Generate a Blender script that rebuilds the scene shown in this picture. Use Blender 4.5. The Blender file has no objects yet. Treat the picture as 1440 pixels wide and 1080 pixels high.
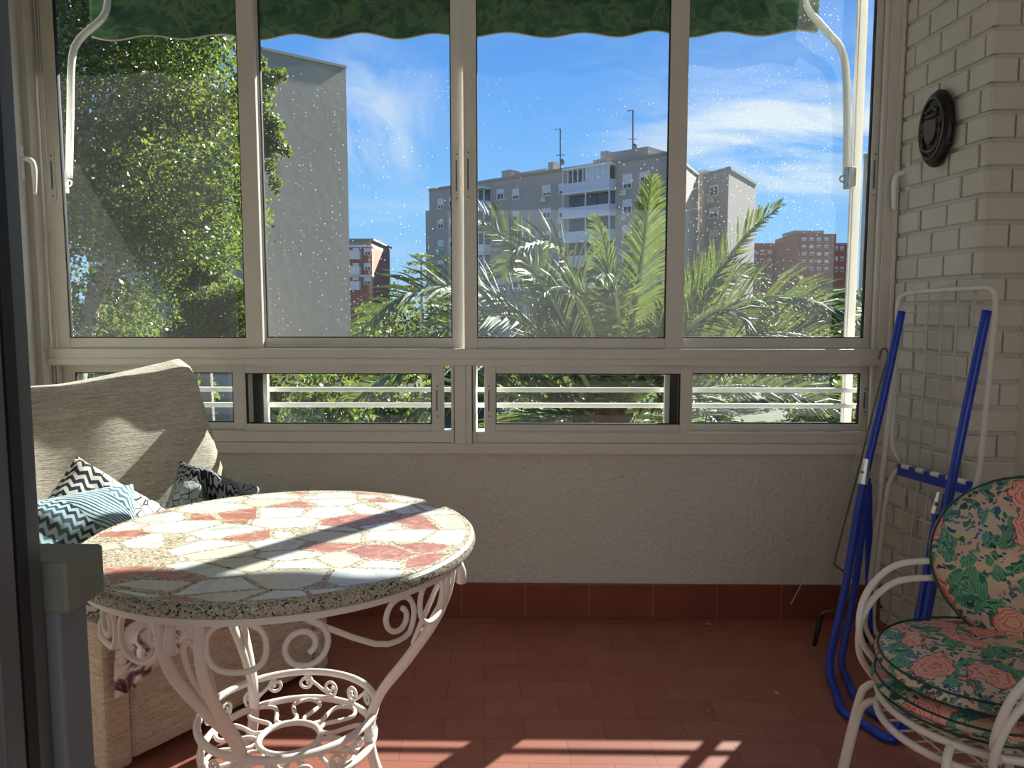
import bpy, bmesh, math, random
import numpy as np
from mathutils import Vector, Matrix, Euler
SC = bpy.context.scene
COL = SC.collection
R = math.radians
random.seed(7); np.random.seed(7)

# ------------------------------------------------------------------ camera
F = 1090.0; EYE = Vector((0, 0, 1.30))
ROT = Euler((R(90 - 5.4), 0, R(1.0)), 'XYZ')
cd = bpy.data.cameras.new('camera'); cam = bpy.data.objects.new('camera', cd); COL.objects.link(cam)
cd.sensor_width = 36; cd.lens = 36 * F / 1440; cd.clip_start = 0.02; cd.clip_end = 2000
cam.location = EYE; cam.rotation_euler = ROT; SC.camera = cam
RM = ROT.to_matrix()
def ray(px, py): return RM @ Vector(((px - 720) / F, -(py - 540) / F, -1))
def PY(px, py, Y):
    d = ray(px, py); return EYE + d * (Y / d.y)
def PZ(px, py, Z):
    d = ray(px, py); return EYE + d * ((Z - EYE.z) / d.z)
def PX(px, py, X):
    d = ray(px, py); return EYE + d * (X / d.x)
def path(pts): return [PY(*p) for p in pts]

# ------------------------------------------------------------------ view, sky, sun
SC.view_settings.view_transform = 'Standard'; SC.view_settings.look = 'None'
SC.view_settings.gamma = 1; SC.view_settings.use_curve_mapping = False
SC.view_settings.exposure = 0.2
W = bpy.data.worlds.new('sky'); SC.world = W; W.use_nodes = True
SUN_AZ = R(36); SUN_EL = math.atan(0.69)
sl = bpy.data.lights.new('sun', 'SUN'); so = bpy.data.objects.new('sun', sl); COL.objects.link(so)
sl.energy = 21.0; sl.angle = R(0.55); sl.color = (1, 0.965, 0.92)
sd = Vector((math.sin(SUN_AZ) * math.cos(SUN_EL), math.cos(SUN_AZ) * math.cos(SUN_EL), math.sin(SUN_EL)))
so.rotation_euler = sd.to_track_quat('Z', 'Y').to_euler(); so.location = (6, 8, 8)

class NT:
    def __init__(s, t): s.t = t; s.n = t.nodes; s.l = t.links
    def new(s, k, **kw):
        n = s.n.new(k)
        for a, b in kw.items():
            if a == 'ins':
                for i, v in b.items():
                    if isinstance(v, bpy.types.NodeSocket): s.l.new(v, n.inputs[i])
                    else: n.inputs[i].default_value = v
            else: setattr(n, a, b)
        return n
    def math(s, op, a, b=0.0, c=0.0, clamp=False):
        return s.new('ShaderNodeMath', operation=op, use_clamp=clamp, ins={0: a, 1: b, 2: c}).outputs[0]
    def mix(s, f, a, b, mode='MIX'):
        def c(v): return v if isinstance(v, bpy.types.NodeSocket) or len(v) == 4 else (*v, 1)
        return s.new('ShaderNodeMix', data_type='RGBA', blend_type=mode, ins={0: f, 6: c(a), 7: c(b)}).outputs[2]
    def ramp(s, f, stops, mode='LINEAR'):
        n = s.new('ShaderNodeValToRGB', ins={0: f}); r = n.color_ramp; r.interpolation = mode
        while len(r.elements) < len(stops): r.elements.new(1)
        for e, (p, c) in zip(r.elements, stops):
            e.position = p; e.color = (c, c, c, 1) if isinstance(c, (int, float)) else (*c, 1)
        return n.outputs[0]
    def noise(s, vec, scale, detail=4, rough=0.55, dist=0.0):
        return s.new('ShaderNodeTexNoise', ins={'Vector': vec, 'Scale': scale, 'Detail': detail, 'Roughness': rough, 'Distortion': dist})
    def vor(s, vec, scale, feature='F1', rnd=1.0, **kw):
        return s.new('ShaderNodeTexVoronoi', feature=feature, ins={'Vector': vec, 'Scale': scale, 'Randomness': rnd}, **kw)
    def mapping(s, vec, scale=(1, 1, 1), loc=(0, 0, 0), rot=(0, 0, 0)):
        return s.new('ShaderNodeMapping', ins={0: vec, 1: loc, 2: rot, 3: scale}).outputs[0]

def lin(r, g, b):
    f = lambda c: ((c / 255 + 0.055) / 1.055) ** 2.4 if c > 10 else c / 255 / 12.92
    return (f(r), f(g), f(b))

w = NT(W.node_tree); w.n.clear()
dirv = w.new('ShaderNodeTexCoord').outputs['Generated']
sx = w.new('ShaderNodeSeparateXYZ', ins={0: dirv})
z = sx.outputs[2]
grad = w.ramp(z, [(0.0, lin(168, 208, 242)), (0.12, lin(132, 194, 250)), (0.25, lin(106, 170, 246)), (0.45, lin(76, 134, 222)), (1.0, lin(48, 92, 180))])
zz = w.math('ADD', w.math('MAXIMUM', z, 0.0), 0.22)
cv = w.new('ShaderNodeCombineXYZ', ins={0: w.math('DIVIDE', sx.outputs[0], zz), 1: w.math('DIVIDE', sx.outputs[1], zz), 2: 0.0}).outputs[0]
cn = w.noise(w.mapping(cv, (0.55, 1.25, 1), (5.2, 1.7, 0), (0, 0, R(-20))), 1.5, 9, 0.62, 0.5).outputs[0]
c1 = w.ramp(cn, [(0.50, 0.0), (0.60, 0.35), (0.74, 0.9)])
low = w.ramp(z, [(0.0, 0.25), (0.14, 1.0), (0.26, 0.9), (0.36, 0.25), (0.6, 0.35)])
cm = w.math('MULTIPLY', c1, low, clamp=True)
# broad cloud bank low on the right of the view and a wisp at centre left
def lobe(az, el, waz, wel):
    a = w.math('ARCTAN2', sx.outputs[0], sx.outputs[1])
    da = w.math('DIVIDE', w.math('SUBTRACT', a, R(az)), R(waz)); de = w.math('DIVIDE', w.math('SUBTRACT', z, math.sin(R(el))), math.sin(R(wel)))
    q = w.math('ADD', w.math('MULTIPLY', da, da), w.math('MULTIPLY', de, de))
    return w.math('SUBTRACT', 1.0, q, clamp=True)
cn2 = w.noise(w.mapping(cv, (0.9, 2.2, 1), (0.3, 4.0, 0), (0, 0, R(12))), 1.8, 9, 0.6, 0.4).outputs[0]
bank = w.math('MULTIPLY', w.ramp(cn2, [(0.38, 0.0), (0.62, 1.0)]), w.math('MULTIPLY', lobe(19, 11.5, 16, 5), 1.15), clamp=True)
cn3 = w.noise(w.mapping(cv, (2.4, 0.8, 1), (0, 0, 0), (0, 0, R(35))), 2.4, 9, 0.62, 0.8).outputs[0]
wisp = w.math('MULTIPLY', w.ramp(cn3, [(0.36, 0.0), (0.66, 1.0)]), w.math('MULTIPLY', lobe(-11, 13.5, 6, 6), 1.1), clamp=True)
allc = w.math('MAXIMUM', w.math('MULTIPLY', cm, 0.55), w.math('MAXIMUM', bank, w.math('MULTIPLY', wisp, 0.65)))
skyc = w.mix(allc, grad, lin(222, 232, 244))
gnd = w.ramp(w.math('MULTIPLY', z, -1.0), [(0.0, 0.0), (0.03, 1.0)])
fin = w.mix(gnd, skyc, (0.30, 0.27, 0.22))
bg = w.new('ShaderNodeBackground', ins={0: fin, 1: 1.0})
w.l.new(bg.outputs[0], w.new('ShaderNodeOutputWorld').inputs[0])

# fill light added behind the photographer to brighten the room, no window there
al = bpy.data.lights.new('rear_fill_light', 'AREA'); ao = bpy.data.objects.new('rear_fill_light', al); COL.objects.link(ao)
al.shape = 'RECTANGLE'; al.size = 2.6; al.size_y = 1.9; al.energy = 24; al.color = (0.95, 0.98, 1.0)
ao.location = (0.4, -2.6, 1.5); ao.rotation_euler = (R(90), 0, 0)

# ------------------------------------------------------------------ materials
MATS = {}
def mat(name, color=(0.8, 0.8, 0.8), rough=0.5, metal=0.0, bump=None, var=None, fn=None, spec=0.5):
    m = bpy.data.materials.new(name); m.use_nodes = True
    t = NT(m.node_tree); b = t.n['Principled BSDF']
    b.inputs['Base Color'].default_value = (*color, 1); b.inputs['Roughness'].default_value = rough
    b.inputs['Metallic'].default_value = metal; b.inputs['Specular IOR Level'].default_value = spec
    oc = t.new('ShaderNodeTexCoord').outputs['Object']
    if var:   # (scale, amount)
        n = t.noise(oc, var[0], 5).outputs[0]
        c = t.mix(t.ramp(n, [(0.3, 0.0), (0.7, 1.0)]), tuple(x * (1 - var[1]) for x in color), tuple(min(1, x * (1 + var[1])) for x in color))
        t.l.new(c, b.inputs['Base Color'])
    if bump:  # (scale, strength, dist)
        n = t.noise(oc, bump[0], 5, 0.6).outputs[0]
        t.l.new(t.new('ShaderNodeBump', ins={'Height': n, 'Strength': bump[1], 'Distance': bump[2]}).outputs[0], b.inputs['Normal'])
    if fn: fn(t, b, oc)
    MATS[name] = m; return m
def setbump(t, b, h, s=0.5, d=0.005):
    t.l.new(t.new('ShaderNodeBump', ins={'Height': h, 'Strength': s, 'Distance': d}).outputs[0], b.inputs['Normal'])

M_alu = mat('white_lacquered_aluminium', lin(208, 204, 195), 0.38, var=(6, 0.04))
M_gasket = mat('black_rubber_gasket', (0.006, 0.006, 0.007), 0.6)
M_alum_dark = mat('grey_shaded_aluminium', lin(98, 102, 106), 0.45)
M_plaster = mat('smooth_white_plaster', lin(214, 208, 196), 0.9, bump=(60, 0.25, 0.002))
M_stucco = mat('orange_peel_stucco', lin(216, 212, 204), 0.92, bump=(48, 1.0, 0.02), var=(1.5, 0.04))
M_brick = mat('white_painted_brick', lin(206, 202, 190), 0.7, bump=(30, 0.6, 0.004), var=(5, 0.05))
M_ceil = mat('ceiling_paint', lin(220, 216, 206), 0.9)
M_marblesill = mat('worn_grey_painted_stone', lin(118, 122, 112), 0.6, bump=(14, 0.5, 0.006), var=(7, 0.12))
M_lowwall = mat('grey_painted_wall', lin(124, 130, 136), 0.8, bump=(30, 0.2, 0.003), var=(4, 0.06))
M_iron = mat('white_painted_iron', lin(232, 226, 218), 0.42, bump=(40, 0.15, 0.002))
M_ironb = mat('cream_coated_tube', lin(222, 218, 205), 0.35)
M_blue = mat('blue_lacquered_tube', lin(26, 62, 176), 0.32)
M_chrome = mat('zinc_clamp', (0.62, 0.62, 0.6), 0.3, 0.9)
M_wire = mat('white_coated_wire', lin(200, 198, 186), 0.4)
M_rod = mat('grey_steel_rod', lin(120, 112, 96), 0.4, 0.6)
M_black = mat('black_rubber', (0.012, 0.012, 0.013), 0.5)
M_bronze = mat('dark_patinated_bronze', (0.018, 0.013, 0.010), 0.33, 0.35, bump=(60, 0.5, 0.003))
M_bronze2 = mat('worn_bronze_relief', (0.12, 0.085, 0.055), 0.3, 0.6, bump=(90, 0.8, 0.003))
M_whiteplastic = mat('white_plastic', lin(232, 232, 226), 0.35)

def f_floor(t, b, oc):
    # the rows of tile lean a few degrees against the window wall
    s = t.new('ShaderNodeSeparateXYZ', ins={0: oc})
    x2 = t.math('ADD', s.outputs[0], t.math('MULTIPLY', s.outputs[1], 0.055))
    y2 = t.math('ADD', s.outputs[1], t.math('MULTIPLY', s.outputs[0], 0.012))
    v = t.new('ShaderNodeCombineXYZ', ins={0: x2, 1: y2}).outputs[0]
    br = t.new('ShaderNodeTexBrick', ins={'Vector': v, 'Color1': (*lin(168, 108, 90), 1), 'Color2': (*lin(156, 94, 78), 1),
         'Mortar': (*lin(120, 78, 66), 1), 'Scale': 1.0, 'Mortar Size': 0.0016, 'Mortar Smooth': 0.2, 'Brick Width': 0.25, 'Row Height': 0.125})
    n = t.noise(oc, 9, 6).outputs[0]
    c = t.mix(t.math('MULTIPLY', n, 0.45), br.outputs[0], lin(134, 80, 62))
    st = t.ramp(t.noise(oc, 2.2, 7, 0.65).outputs[0], [(0.5, 0.0), (0.75, 0.25)])
    c = t.mix(st, c, lin(190, 130, 110))
    t.l.new(c, b.inputs['Base Color'])
    t.l.new(t.math('MULTIPLY_ADD', n, 0.25, 0.38), b.inputs['Roughness'])
    setbump(t, b, t.math('SUBTRACT', t.math('MULTIPLY', n, 0.15), br.outputs['Fac']), 0.4, 0.002)
M_floor = mat('terracotta_floor_tiles', fn=f_floor, spec=0.35)
def f_base(t, b, oc):
    s = t.new('ShaderNodeSeparateXYZ', ins={0: oc})
    m = t.math('ABSOLUTE', t.math('SUBTRACT', t.math('FRACT', t.math('DIVIDE', s.outputs[0], 0.27)), 0.5))
    ln = t.math('GREATER_THAN', m, 0.494)
    n = t.noise(oc, 8, 5).outputs[0]
    t.l.new(t.mix(ln, t.mix(n, lin(138, 72, 54), lin(108, 52, 40)), lin(150, 110, 92)), b.inputs['Base Color'])
M_base = mat('glazed_skirting_tile', rough=0.35, fn=f_base)

def f_glass_factory(dust, spots, streak=0.0):
    def f(t, b, oc):
        t.n.remove(b)
        out = [n for n in t.n if n.type == 'OUTPUT_MATERIAL'][0]
        tr = t.new('ShaderNodeBsdfTransparent', ins={0: (0.93, 0.96, 0.95, 1)})
        gl = t.new('ShaderNodeBsdfGlossy', ins={0: (1, 1, 1, 1), 1: 0.02})
        du = t.new('ShaderNodeBsdfTranslucent', ins={0: (0.9, 0.9, 0.86, 1)})
        fr = t.new('ShaderNodeFresnel', ins={0: 1.45}).outputs[0]
        a = t.new('ShaderNodeMixShader', ins={0: t.math('MULTIPLY', fr, 0.55), 1: tr.outputs[0], 2: gl.outputs[0]})
        n = t.noise(oc, 3.0, 6, 0.6).outputs[0]
        v = t.vor(oc, 60, rnd=1.0)
        dots = t.math('MULTIPLY', t.math('LESS_THAN', v.outputs['Distance'], 0.15),
                      t.math('GREATER_THAN', t.new('ShaderNodeSeparateColor', ins={0: v.outputs['Color']}).outputs[0], 1 - spots))
        dm = t.ramp(t.noise(oc, 1.7, 3).outputs[0], [(0.36, 0.1), (0.55, 1.0)])
        fac = t.math('ADD', t.math('MULTIPLY', t.math('MULTIPLY_ADD', n, 1.2, 0.4), dust), t.math('MULTIPLY', t.math('MULTIPLY', dots, dm), 0.16))
        m2 = t.new('ShaderNodeMixShader', ins={0: fac, 1: a.outputs[0], 2: du.outputs[0]})
        t.l.new(m2.outputs[0], out.inputs[0])
    return f
M_glass1 = mat('dusty_window_glass', fn=f_glass_factory(0.0065, 0.15))
M_glass2 = mat('slightly_dusty_window_glass', fn=f_glass_factory(0.004, 0.3))
M_glass3 = mat('rain_spotted_window_glass', fn=f_glass_factory(0.011, 0.9))

def f_mosaic(t, b, oc):
    wv = t.noise(oc, 3, 2).outputs[1]
    v = t.mapping(oc, (7.4, 11.0, 0.0), (0.3, 0.1, 0), (0, 0, R(-14)))
    c = t.vor(v, 1.0, rnd=0.82); e = t.vor(v, 1.0, feature='DISTANCE_TO_EDGE', rnd=0.82)
    h = t.new('ShaderNodeSeparateColor', ins={0: c.outputs['Color']})
    red = t.math('GREATER_THAN', h.outputs[0], 0.66)
    n = t.noise(oc, 26, 7, 0.7, 1.5).outputs[0]
    rcol = t.ramp(n, [(0.3, lin(166, 98, 82)), (0.5, lin(192, 130, 112)), (0.62, lin(212, 164, 146)), (0.72, lin(236, 220, 206))])
    wcol = t.ramp(t.noise(oc, 9, 7, 0.6, 2.5).outputs[0], [(0.3, lin(190, 194, 186)), (0.48, lin(226, 230, 224)), (0.7, lin(240, 240, 234))])
    ycol = t.mix(t.math('GREATER_THAN', h.outputs[1], 0.72), wcol, t.mix(0.5, wcol, lin(222, 204, 168)))
    tile = t.mix(red, ycol, rcol)
    gn = t.vor(oc, 260, rnd=1.0)
    gcol = t.ramp(t.new('ShaderNodeSeparateColor', ins={0: gn.outputs['Color']}).outputs[0], [(0.0, lin(96, 84, 66)), (0.12, lin(170, 158, 132)), (0.5, lin(212, 202, 178)), (0.9, lin(190, 160, 130))], 'CONSTANT')
    wob = t.math('MULTIPLY_ADD', t.noise(oc, 60, 3).outputs[0], 0.05, -0.01)
    g = t.math('LESS_THAN', e.outputs['Distance'], t.math('ADD', wob, 0.030))
    # a rim of terrazzo all round
    s = t.new('ShaderNodeSeparateXYZ', ins={0: oc})
    rr = t.math('SQRT', t.math('ADD', t.math('POWER', s.outputs[0], 2.0), t.math('POWER', s.outputs[1], 2.0)))
    g = t.math('MAXIMUM', g, t.math('GREATER_THAN', rr, 0.425))
    t.l.new(t.mix(g, tile, gcol), b.inputs['Base Color'])
    t.l.new(t.math('MULTIPLY_ADD', g, 0.35, 0.28), b.inputs['Roughness'])
M_mosaic = mat('broken_marble_mosaic', fn=f_mosaic)
def f_terrazzo(t, b, oc):
    v = t.vor(oc, 290, rnd=1.0)
    h = t.new('ShaderNodeSeparateColor', ins={0: v.outputs['Color']}).outputs[0]
    c = t.ramp(h, [(0.0, lin(40, 36, 30)), (0.1, lin(178, 170, 154)), (0.5, lin(152, 146, 130)), (0.8, lin(192, 186, 170)), (0.94, lin(80, 74, 66))], 'CONSTANT')
    t.l.new(c, b.inputs['Base Color'])
M_terrazzo = mat('speckled_terrazzo_edge', rough=0.5, fn=f_terrazzo, bump=(80, 0.4, 0.002))

def f_sofa(t, b, oc):
    s = t.mapping(oc, (14, 14, 120)); n = t.noise(s, 1.0, 6, 0.7, 0.6).outputs[0]
    n2 = t.noise(t.mapping(oc, (60, 60, 380)), 1.0, 3, 0.6).outputs[0]
    k = t.math('MULTIPLY_ADD', n2, 0.5, t.math('MULTIPLY', n, 0.5))
    t.l.new(t.ramp(k, [(0.32, lin(150, 140, 124)), (0.5, lin(206, 196, 178)), (0.66, lin(232, 226, 212))]), b.inputs['Base Color'])
    setbump(t, b, k, 0.9, 0.006)
M_sofa = mat('beige_chenille_upholstery', rough=0.95, fn=f_sofa, spec=0.1)

def f_zigzag(dark, pale, dens=1.0, stripes=True):
    def f(t, b, oc):
        s = t.new('ShaderNodeSeparateXYZ', ins={0: oc})
        x, y = s.outputs[0], s.outputs[1]
        n = t.noise(oc, 14, 2).outputs[0]
        dens_ = 2.7 * dens
        zz = t.math('ABSOLUTE', t.math('SUBTRACT', t.math('FRACT', t.math('MULTIPLY', x, 14.0 * dens_)), 0.5))
        ph = t.math('ADD', t.math('MULTIPLY', y, 30.0 * dens_), t.math('ADD', t.math('MULTIPLY', zz, 1.8), t.math('MULTIPLY', n, 1.3)))
        ik = t.math('GREATER_THAN', t.math('SINE', t.math('MULTIPLY', ph, 6.283 * 0.6)), 0.0)
        st = t.math('GREATER_THAN', t.math('SINE', t.math('MULTIPLY', y, 620.0)), 0.25)
        band = t.math('GREATER_THAN', t.math('SINE', t.math('MULTIPLY', t.math('ADD', y, t.math('MULTIPLY', x, 0.3)), 26.0)), 0.2)
        tri = t.vor(oc, 27, feature='DISTANCE_TO_EDGE').outputs[0]
        tl = t.math('LESS_THAN', tri, 0.035)
        pat = t.new('ShaderNodeMix', ins={0: band, 2: ik, 3: st if stripes else tl}).outputs[0]
        base = t.mix(t.noise(oc, 7, 2).outputs[0], pale, tuple(min(1, v * 1.1) for v in pale))
        dk = t.mix(t.ramp(t.noise(oc, 9, 2).outputs[0], [(0.4, 0.0), (0.6, 1.0)]), dark, lin(92, 138, 146) if stripes else dark)
        t.l.new(t.mix(pat, base, dk), b.inputs['Base Color'])
    return f
M_pil1 = mat('blue_striped_ikat_cotton', rough=0.9, fn=f_zigzag(lin(30, 54, 74), lin(200, 222, 228)), bump=(40, 0.3, 0.004))
M_pil2 = mat('white_ikat_and_triangle_cotton', rough=0.9, fn=f_zigzag(lin(34, 42, 52), lin(226, 222, 210), 0.8, False), bump=(40, 0.3, 0.004))
M_pil3 = mat('dark_ikat_cotton', rough=0.9, fn=f_zigzag(lin(28, 34, 42), lin(150, 158, 158), 1.3, False), bump=(30, 0.6, 0.006))
def f_blanket(t, b, oc):
    n = t.noise(oc, 13, 5, 0.6, 1.5).outputs[0]
    t.l.new(t.ramp(n, [(0.36, lin(70, 52, 58)), (0.45, lin(130, 112, 118)), (0.52, lin(222, 220, 220)), (0.7, lin(240, 240, 238))]), b.inputs['Base Color'])
M_blanket = mat('white_and_plum_throw', rough=0.9, fn=f_blanket, bump=(25, 0.5, 0.01))

def f_floral(seed, blue):
    def f(t, b, oc):
        v0 = t.mapping(oc, (1, 1, 1), (seed, seed * 0.7, 0))
        wn = t.noise(v0, 9, 3, 0.6).outputs[1]
        v = t.mix(0.055, v0, wn, 'LINEAR_LIGHT')
        base = t.ramp(t.noise(v0, 6, 3).outputs[0], [(0.35, lin(214, 196, 170)), (0.55, lin(206, 172, 150)), (0.7, lin(176, 196, 180))])
        # foliage in two greens
        lf = t.vor(v, 26, rnd=1.0); hl = t.new('ShaderNodeSeparateColor', ins={0: lf.outputs['Color']})
        leaf = t.math('MULTIPLY', t.math('LESS_THAN', lf.outputs['Distance'], 0.56), t.math('GREATER_THAN', hl.outputs[0], 0.18))
        vein = t.new('ShaderNodeTexWave', wave_type='BANDS', ins={0: v, 1: 55, 2: 6.0, 3: 2.0}).outputs[1]
        lcol = t.mix(t.math('MULTIPLY', vein, 0.7), t.mix(hl.outputs[1], lin(16, 92, 70), lin(44, 140, 96)), lin(140, 196, 160))
        c = t.mix(leaf, base, lcol)
        l2 = t.vor(t.mapping(v, (1, 1.6, 1), (2, 5, 0), (0, 0, 0.7)), 44, rnd=1.0); h2 = t.new('ShaderNodeSeparateColor', ins={0: l2.outputs['Color']})
        c = t.mix(t.math('MULTIPLY', t.math('LESS_THAN', l2.outputs['Distance'], 0.42), t.math('GREATER_THAN', h2.outputs[1], 0.5)), c, t.mix(h2.outputs[0], lin(10, 62, 52), lin(50, 124, 104)))
        # small blue sprays
        bf = t.vor(v, 70, rnd=1.0)
        reg = t.ramp(t.noise(v0, 5.5, 2).outputs[0], [(0.5 - blue, 0.0), (0.56 - blue, 1.0)])
        bm = t.math('MULTIPLY', t.math('LESS_THAN', bf.outputs['Distance'], 0.36), reg)
        c = t.mix(bm, c, t.mix(t.new('ShaderNodeSeparateColor', ins={0: bf.outputs['Color']}).outputs[0], lin(38, 74, 120), lin(96, 132, 160)))
        # big blossoms in pink with petal rings
        fl = t.vor(v, 9.5, rnd=1.0); hf = t.new('ShaderNodeSeparateColor', ins={0: fl.outputs['Color']})
        d = fl.outputs['Distance']
        wob = t.math('MULTIPLY_ADD', t.noise(v0, 26, 3).outputs[0], 0.5, 0.18)
        fm = t.math('MULTIPLY', t.math('LESS_THAN', d, wob), t.math('GREATER_THAN', hf.outputs[0], 0.22))
        ring = t.math('SINE', t.math('ADD', t.math('MULTIPLY', d, 62.0), t.math('MULTIPLY', t.noise(v0, 30, 3).outputs[0], 14.0)))
        pc = t.mix(t.ramp(ring, [(0.2, 0.0), (0.9, 1.0)]), lin(232, 170, 154), lin(206, 112, 106))
        pc = t.mix(t.math('GREATER_THAN', hf.outputs[1], 0.9), pc, lin(176, 38, 48))
        c = t.mix(fm, c, pc)
        # dark outlines
        ed = t.math('LESS_THAN', t.math('ABSOLUTE', t.math('SUBTRACT', d, wob)), 0.014)
        c = t.mix(t.math('MULTIPLY', ed, t.math('GREATER_THAN', hf.outputs[0], 0.22)), c, lin(120, 74, 60))
        t.l.new(c, b.inputs['Base Color'])
        setbump(t, b, t.noise(oc, 9, 3).outputs[0], 0.5, 0.012)
    return f
M_flor1 = mat('floral_chintz', rough=0.62, fn=f_floral(0.0, 0.02))
M_flor2 = mat('floral_chintz_blue_green', rough=0.55, fn=f_floral(3.1, 0.10))
M_flor3 = mat('floral_chintz_rose', rough=0.62, fn=f_floral(7.7, -0.04))
M_piping = mat('dark_green_piping', lin(34, 66, 58), 0.6)

def f_awning(t, b, oc):
    n = t.noise(t.mapping(oc, (1, 1, 1.4)), 8, 7, 0.68, 1.2).outputs[0]
    c = t.ramp(n, [(0.35, lin(12, 50, 36)), (0.47, lin(30, 84, 56)), (0.56, lin(88, 112, 70)), (0.66, lin(20, 70, 52))])
    t.l.new(c, b.inputs['Base Color'])
    out = [x for x in t.n if x.type == 'OUTPUT_MATERIAL'][0]
    tl = t.new('ShaderNodeBsdfTranslucent', ins={0: t.mix(0.5, c, lin(40, 80, 54))})
    t.l.new(t.new('ShaderNodeMixShader', ins={0: 0.10, 1: b.outputs[0], 2: tl.outputs[0]}).outputs[0], out.inputs[0])
M_awning = mat('green_leaf_print_canvas', rough=0.85, fn=f_awning, bump=(5, 0.6, 0.02))
M_awnedge = mat('beige_canvas_binding', lin(150, 150, 124), 0.8)

def leafmat(name, cols, gloss=0.35, trans=0.35, scale=0.8):
    def f(t, b, oc):
        n = t.noise(oc, scale, 4, 0.7).outputs[0]
        n2 = t.noise(oc, scale * 14, 2, 0.5).outputs[0]
        c = t.ramp(t.math('MULTIPLY_ADD', n2, 0.6, t.math('MULTIPLY', n, 0.4)), [(0.38, cols[0]), (0.5, cols[1]), (0.62, cols[2])])
        t.l.new(c, b.inputs['Base Color'])
        out = [x for x in t.n if x.type == 'OUTPUT_MATERIAL'][0]
        tl = t.new('ShaderNodeBsdfTranslucent', ins={0: t.mix(0.6, c, (0.5, 0.62, 0.08), 'MIX')})
        t.l.new(t.new('ShaderNodeMixShader', ins={0: trans, 1: b.outputs[0], 2: tl.outputs[0]}).outputs[0], out.inputs[0])
    return mat(name, rough=gloss, fn=f)
M_poplar = leafmat('poplar_leaf', [lin(26, 44, 20), lin(50, 72, 32), lin(108, 126, 60)], 0.26, 0.22)
M_pine = leafmat('pine_needle', [lin(24, 42, 20), lin(50, 72, 26), lin(96, 112, 40)], 0.5, 0.25)
M_palm = leafmat('palm_leaflet', [lin(38, 56, 38), lin(68, 86, 56), lin(106, 120, 82)], 0.6, 0.13, 1.4)
M_rachis = mat('palm_rachis', lin(140, 150, 100), 0.45)
M_trunk = mat('fibrous_palm_trunk', lin(96, 78, 58), 0.9, bump=(12, 1.0, 0.05), var=(8, 0.3))
M_bark = mat('grey_bark', lin(140, 132, 118), 0.9, bump=(10, 0.8, 0.03), var=(4, 0.25))
M_treefar = leafmat('distant_foliage', [lin(28, 46, 28), lin(46, 68, 34), lin(76, 94, 46)], 0.6, 0.2, 0.35)
M_conc = mat('grey_rendered_wall', lin(168, 156, 138), 0.9, bump=(2, 0.3, 0.02), var=(0.25, 0.06))
M_conc2 = mat('taupe_brick_facade', lin(172, 160, 148), 0.9, var=(0.3, 0.05))
M_conc3 = mat('pale_taupe_facade', lin(178, 165, 152), 0.9, var=(0.3, 0.05))
M_redbrick = mat('red_brick_facade', lin(160, 104, 88), 0.9, var=(0.5, 0.08))
M_orange = mat('orange_brick_gable', lin(226, 150, 112), 0.9, var=(0.5, 0.08))
M_slab = mat('white_facade_band', lin(222, 220, 214), 0.8)
M_coping = mat('grey_roof_coping', lin(150, 142, 130), 0.7)
M_bluepanel = mat('pale_blue_balcony_parapet', lin(200, 208, 214), 0.7)
M_shutter = mat('white_roller_shutter', lin(214, 214, 208), 0.6, bump=(3, 0.2, 0.01))
M_pane = mat('dark_window_pane', lin(52, 64, 76), 0.12)
M_antenna = mat('galvanised_antenna', lin(110, 112, 114), 0.4, 0.6)
M_ac = mat('air_conditioner_casing', lin(204, 204, 198), 0.5)
M_greencanvas = mat('green_balcony_canvas', lin(40, 110, 90), 0.8)
M_asphalt = mat('pale_asphalt_and_dirt', lin(96, 96, 90), 0.95, var=(0.08, 0.15))
M_grass = mat('dry_park_grass', lin(58, 70, 40), 0.95, var=(0.2, 0.3))
M_tyre = mat('car_tyre', (0.02, 0.02, 0.02), 0.8)

# ------------------------------------------------------------------ mesh helpers
def tag(o, label=None, cat=None, group=None, kind=None):
    if label: o['label'] = label
    if cat: o['category'] = cat
    if group: o['group'] = group
    if kind: o['kind'] = kind
    return o
def empty(name, loc=(0, 0, 0), rz=0.0, **k):
    o = bpy.data.objects.new(name, None); COL.objects.link(o); o.empty_display_size = 0.1
    o.location = loc; o.rotation_euler = (0, 0, rz); return tag(o, **k)
def mesh_obj(name, verts, faces, mats, parent=None, smooth=False, local=None, origin=None, midx=None, bevel=0.0, **k):
    """verts in world space; local: matrix world->parent space"""
    me = bpy.data.meshes.new(name)
    V = [Vector(v) for v in verts]
    if local is not None: V = [local @ v for v in V]
    if origin is not None: V = [v - Vector(origin) for v in V]
    me.from_pydata(V, [], faces)
    for m in (mats if isinstance(mats, (list, tuple)) else [mats]): me.materials.append(m)
    if midx is not None: me.polygons.foreach_set('material_index', midx)
    if smooth: me.polygons.foreach_set('use_smooth', [True] * len(me.polygons))
    me.update()
    o = bpy.data.objects.new(name, me); COL.objects.link(o)
    if origin is not None: o.location = origin
    if parent: o.parent = parent
    if bevel:
        b = o.modifiers.new('bevel', 'BEVEL'); b.width = bevel; b.segments = 2; b.limit_method = 'ANGLE'; b.angle_limit = R(40)
    return tag(o, **k)
def catmull(P, n=8, closed=False):
    P = [Vector(p) for p in P]; out = []
    m = len(P)
    for i in range(m if closed else m - 1):
        if closed: a, b, c, d = P[i - 1], P[i], P[(i + 1) % m], P[(i + 2) % m]
        else: a, b, c, d = P[max(i - 1, 0)], P[i], P[i + 1], P[min(i + 2, m - 1)]
        for j in range(n):
            t = j / n
            out.append(0.5 * ((2 * b) + (c - a) * t + (2 * a - 5 * b + 4 * c - d) * t * t + (3 * b - a - 3 * c + d) * t ** 3))
    if not closed: out.append(P[-1])
    return out
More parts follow.
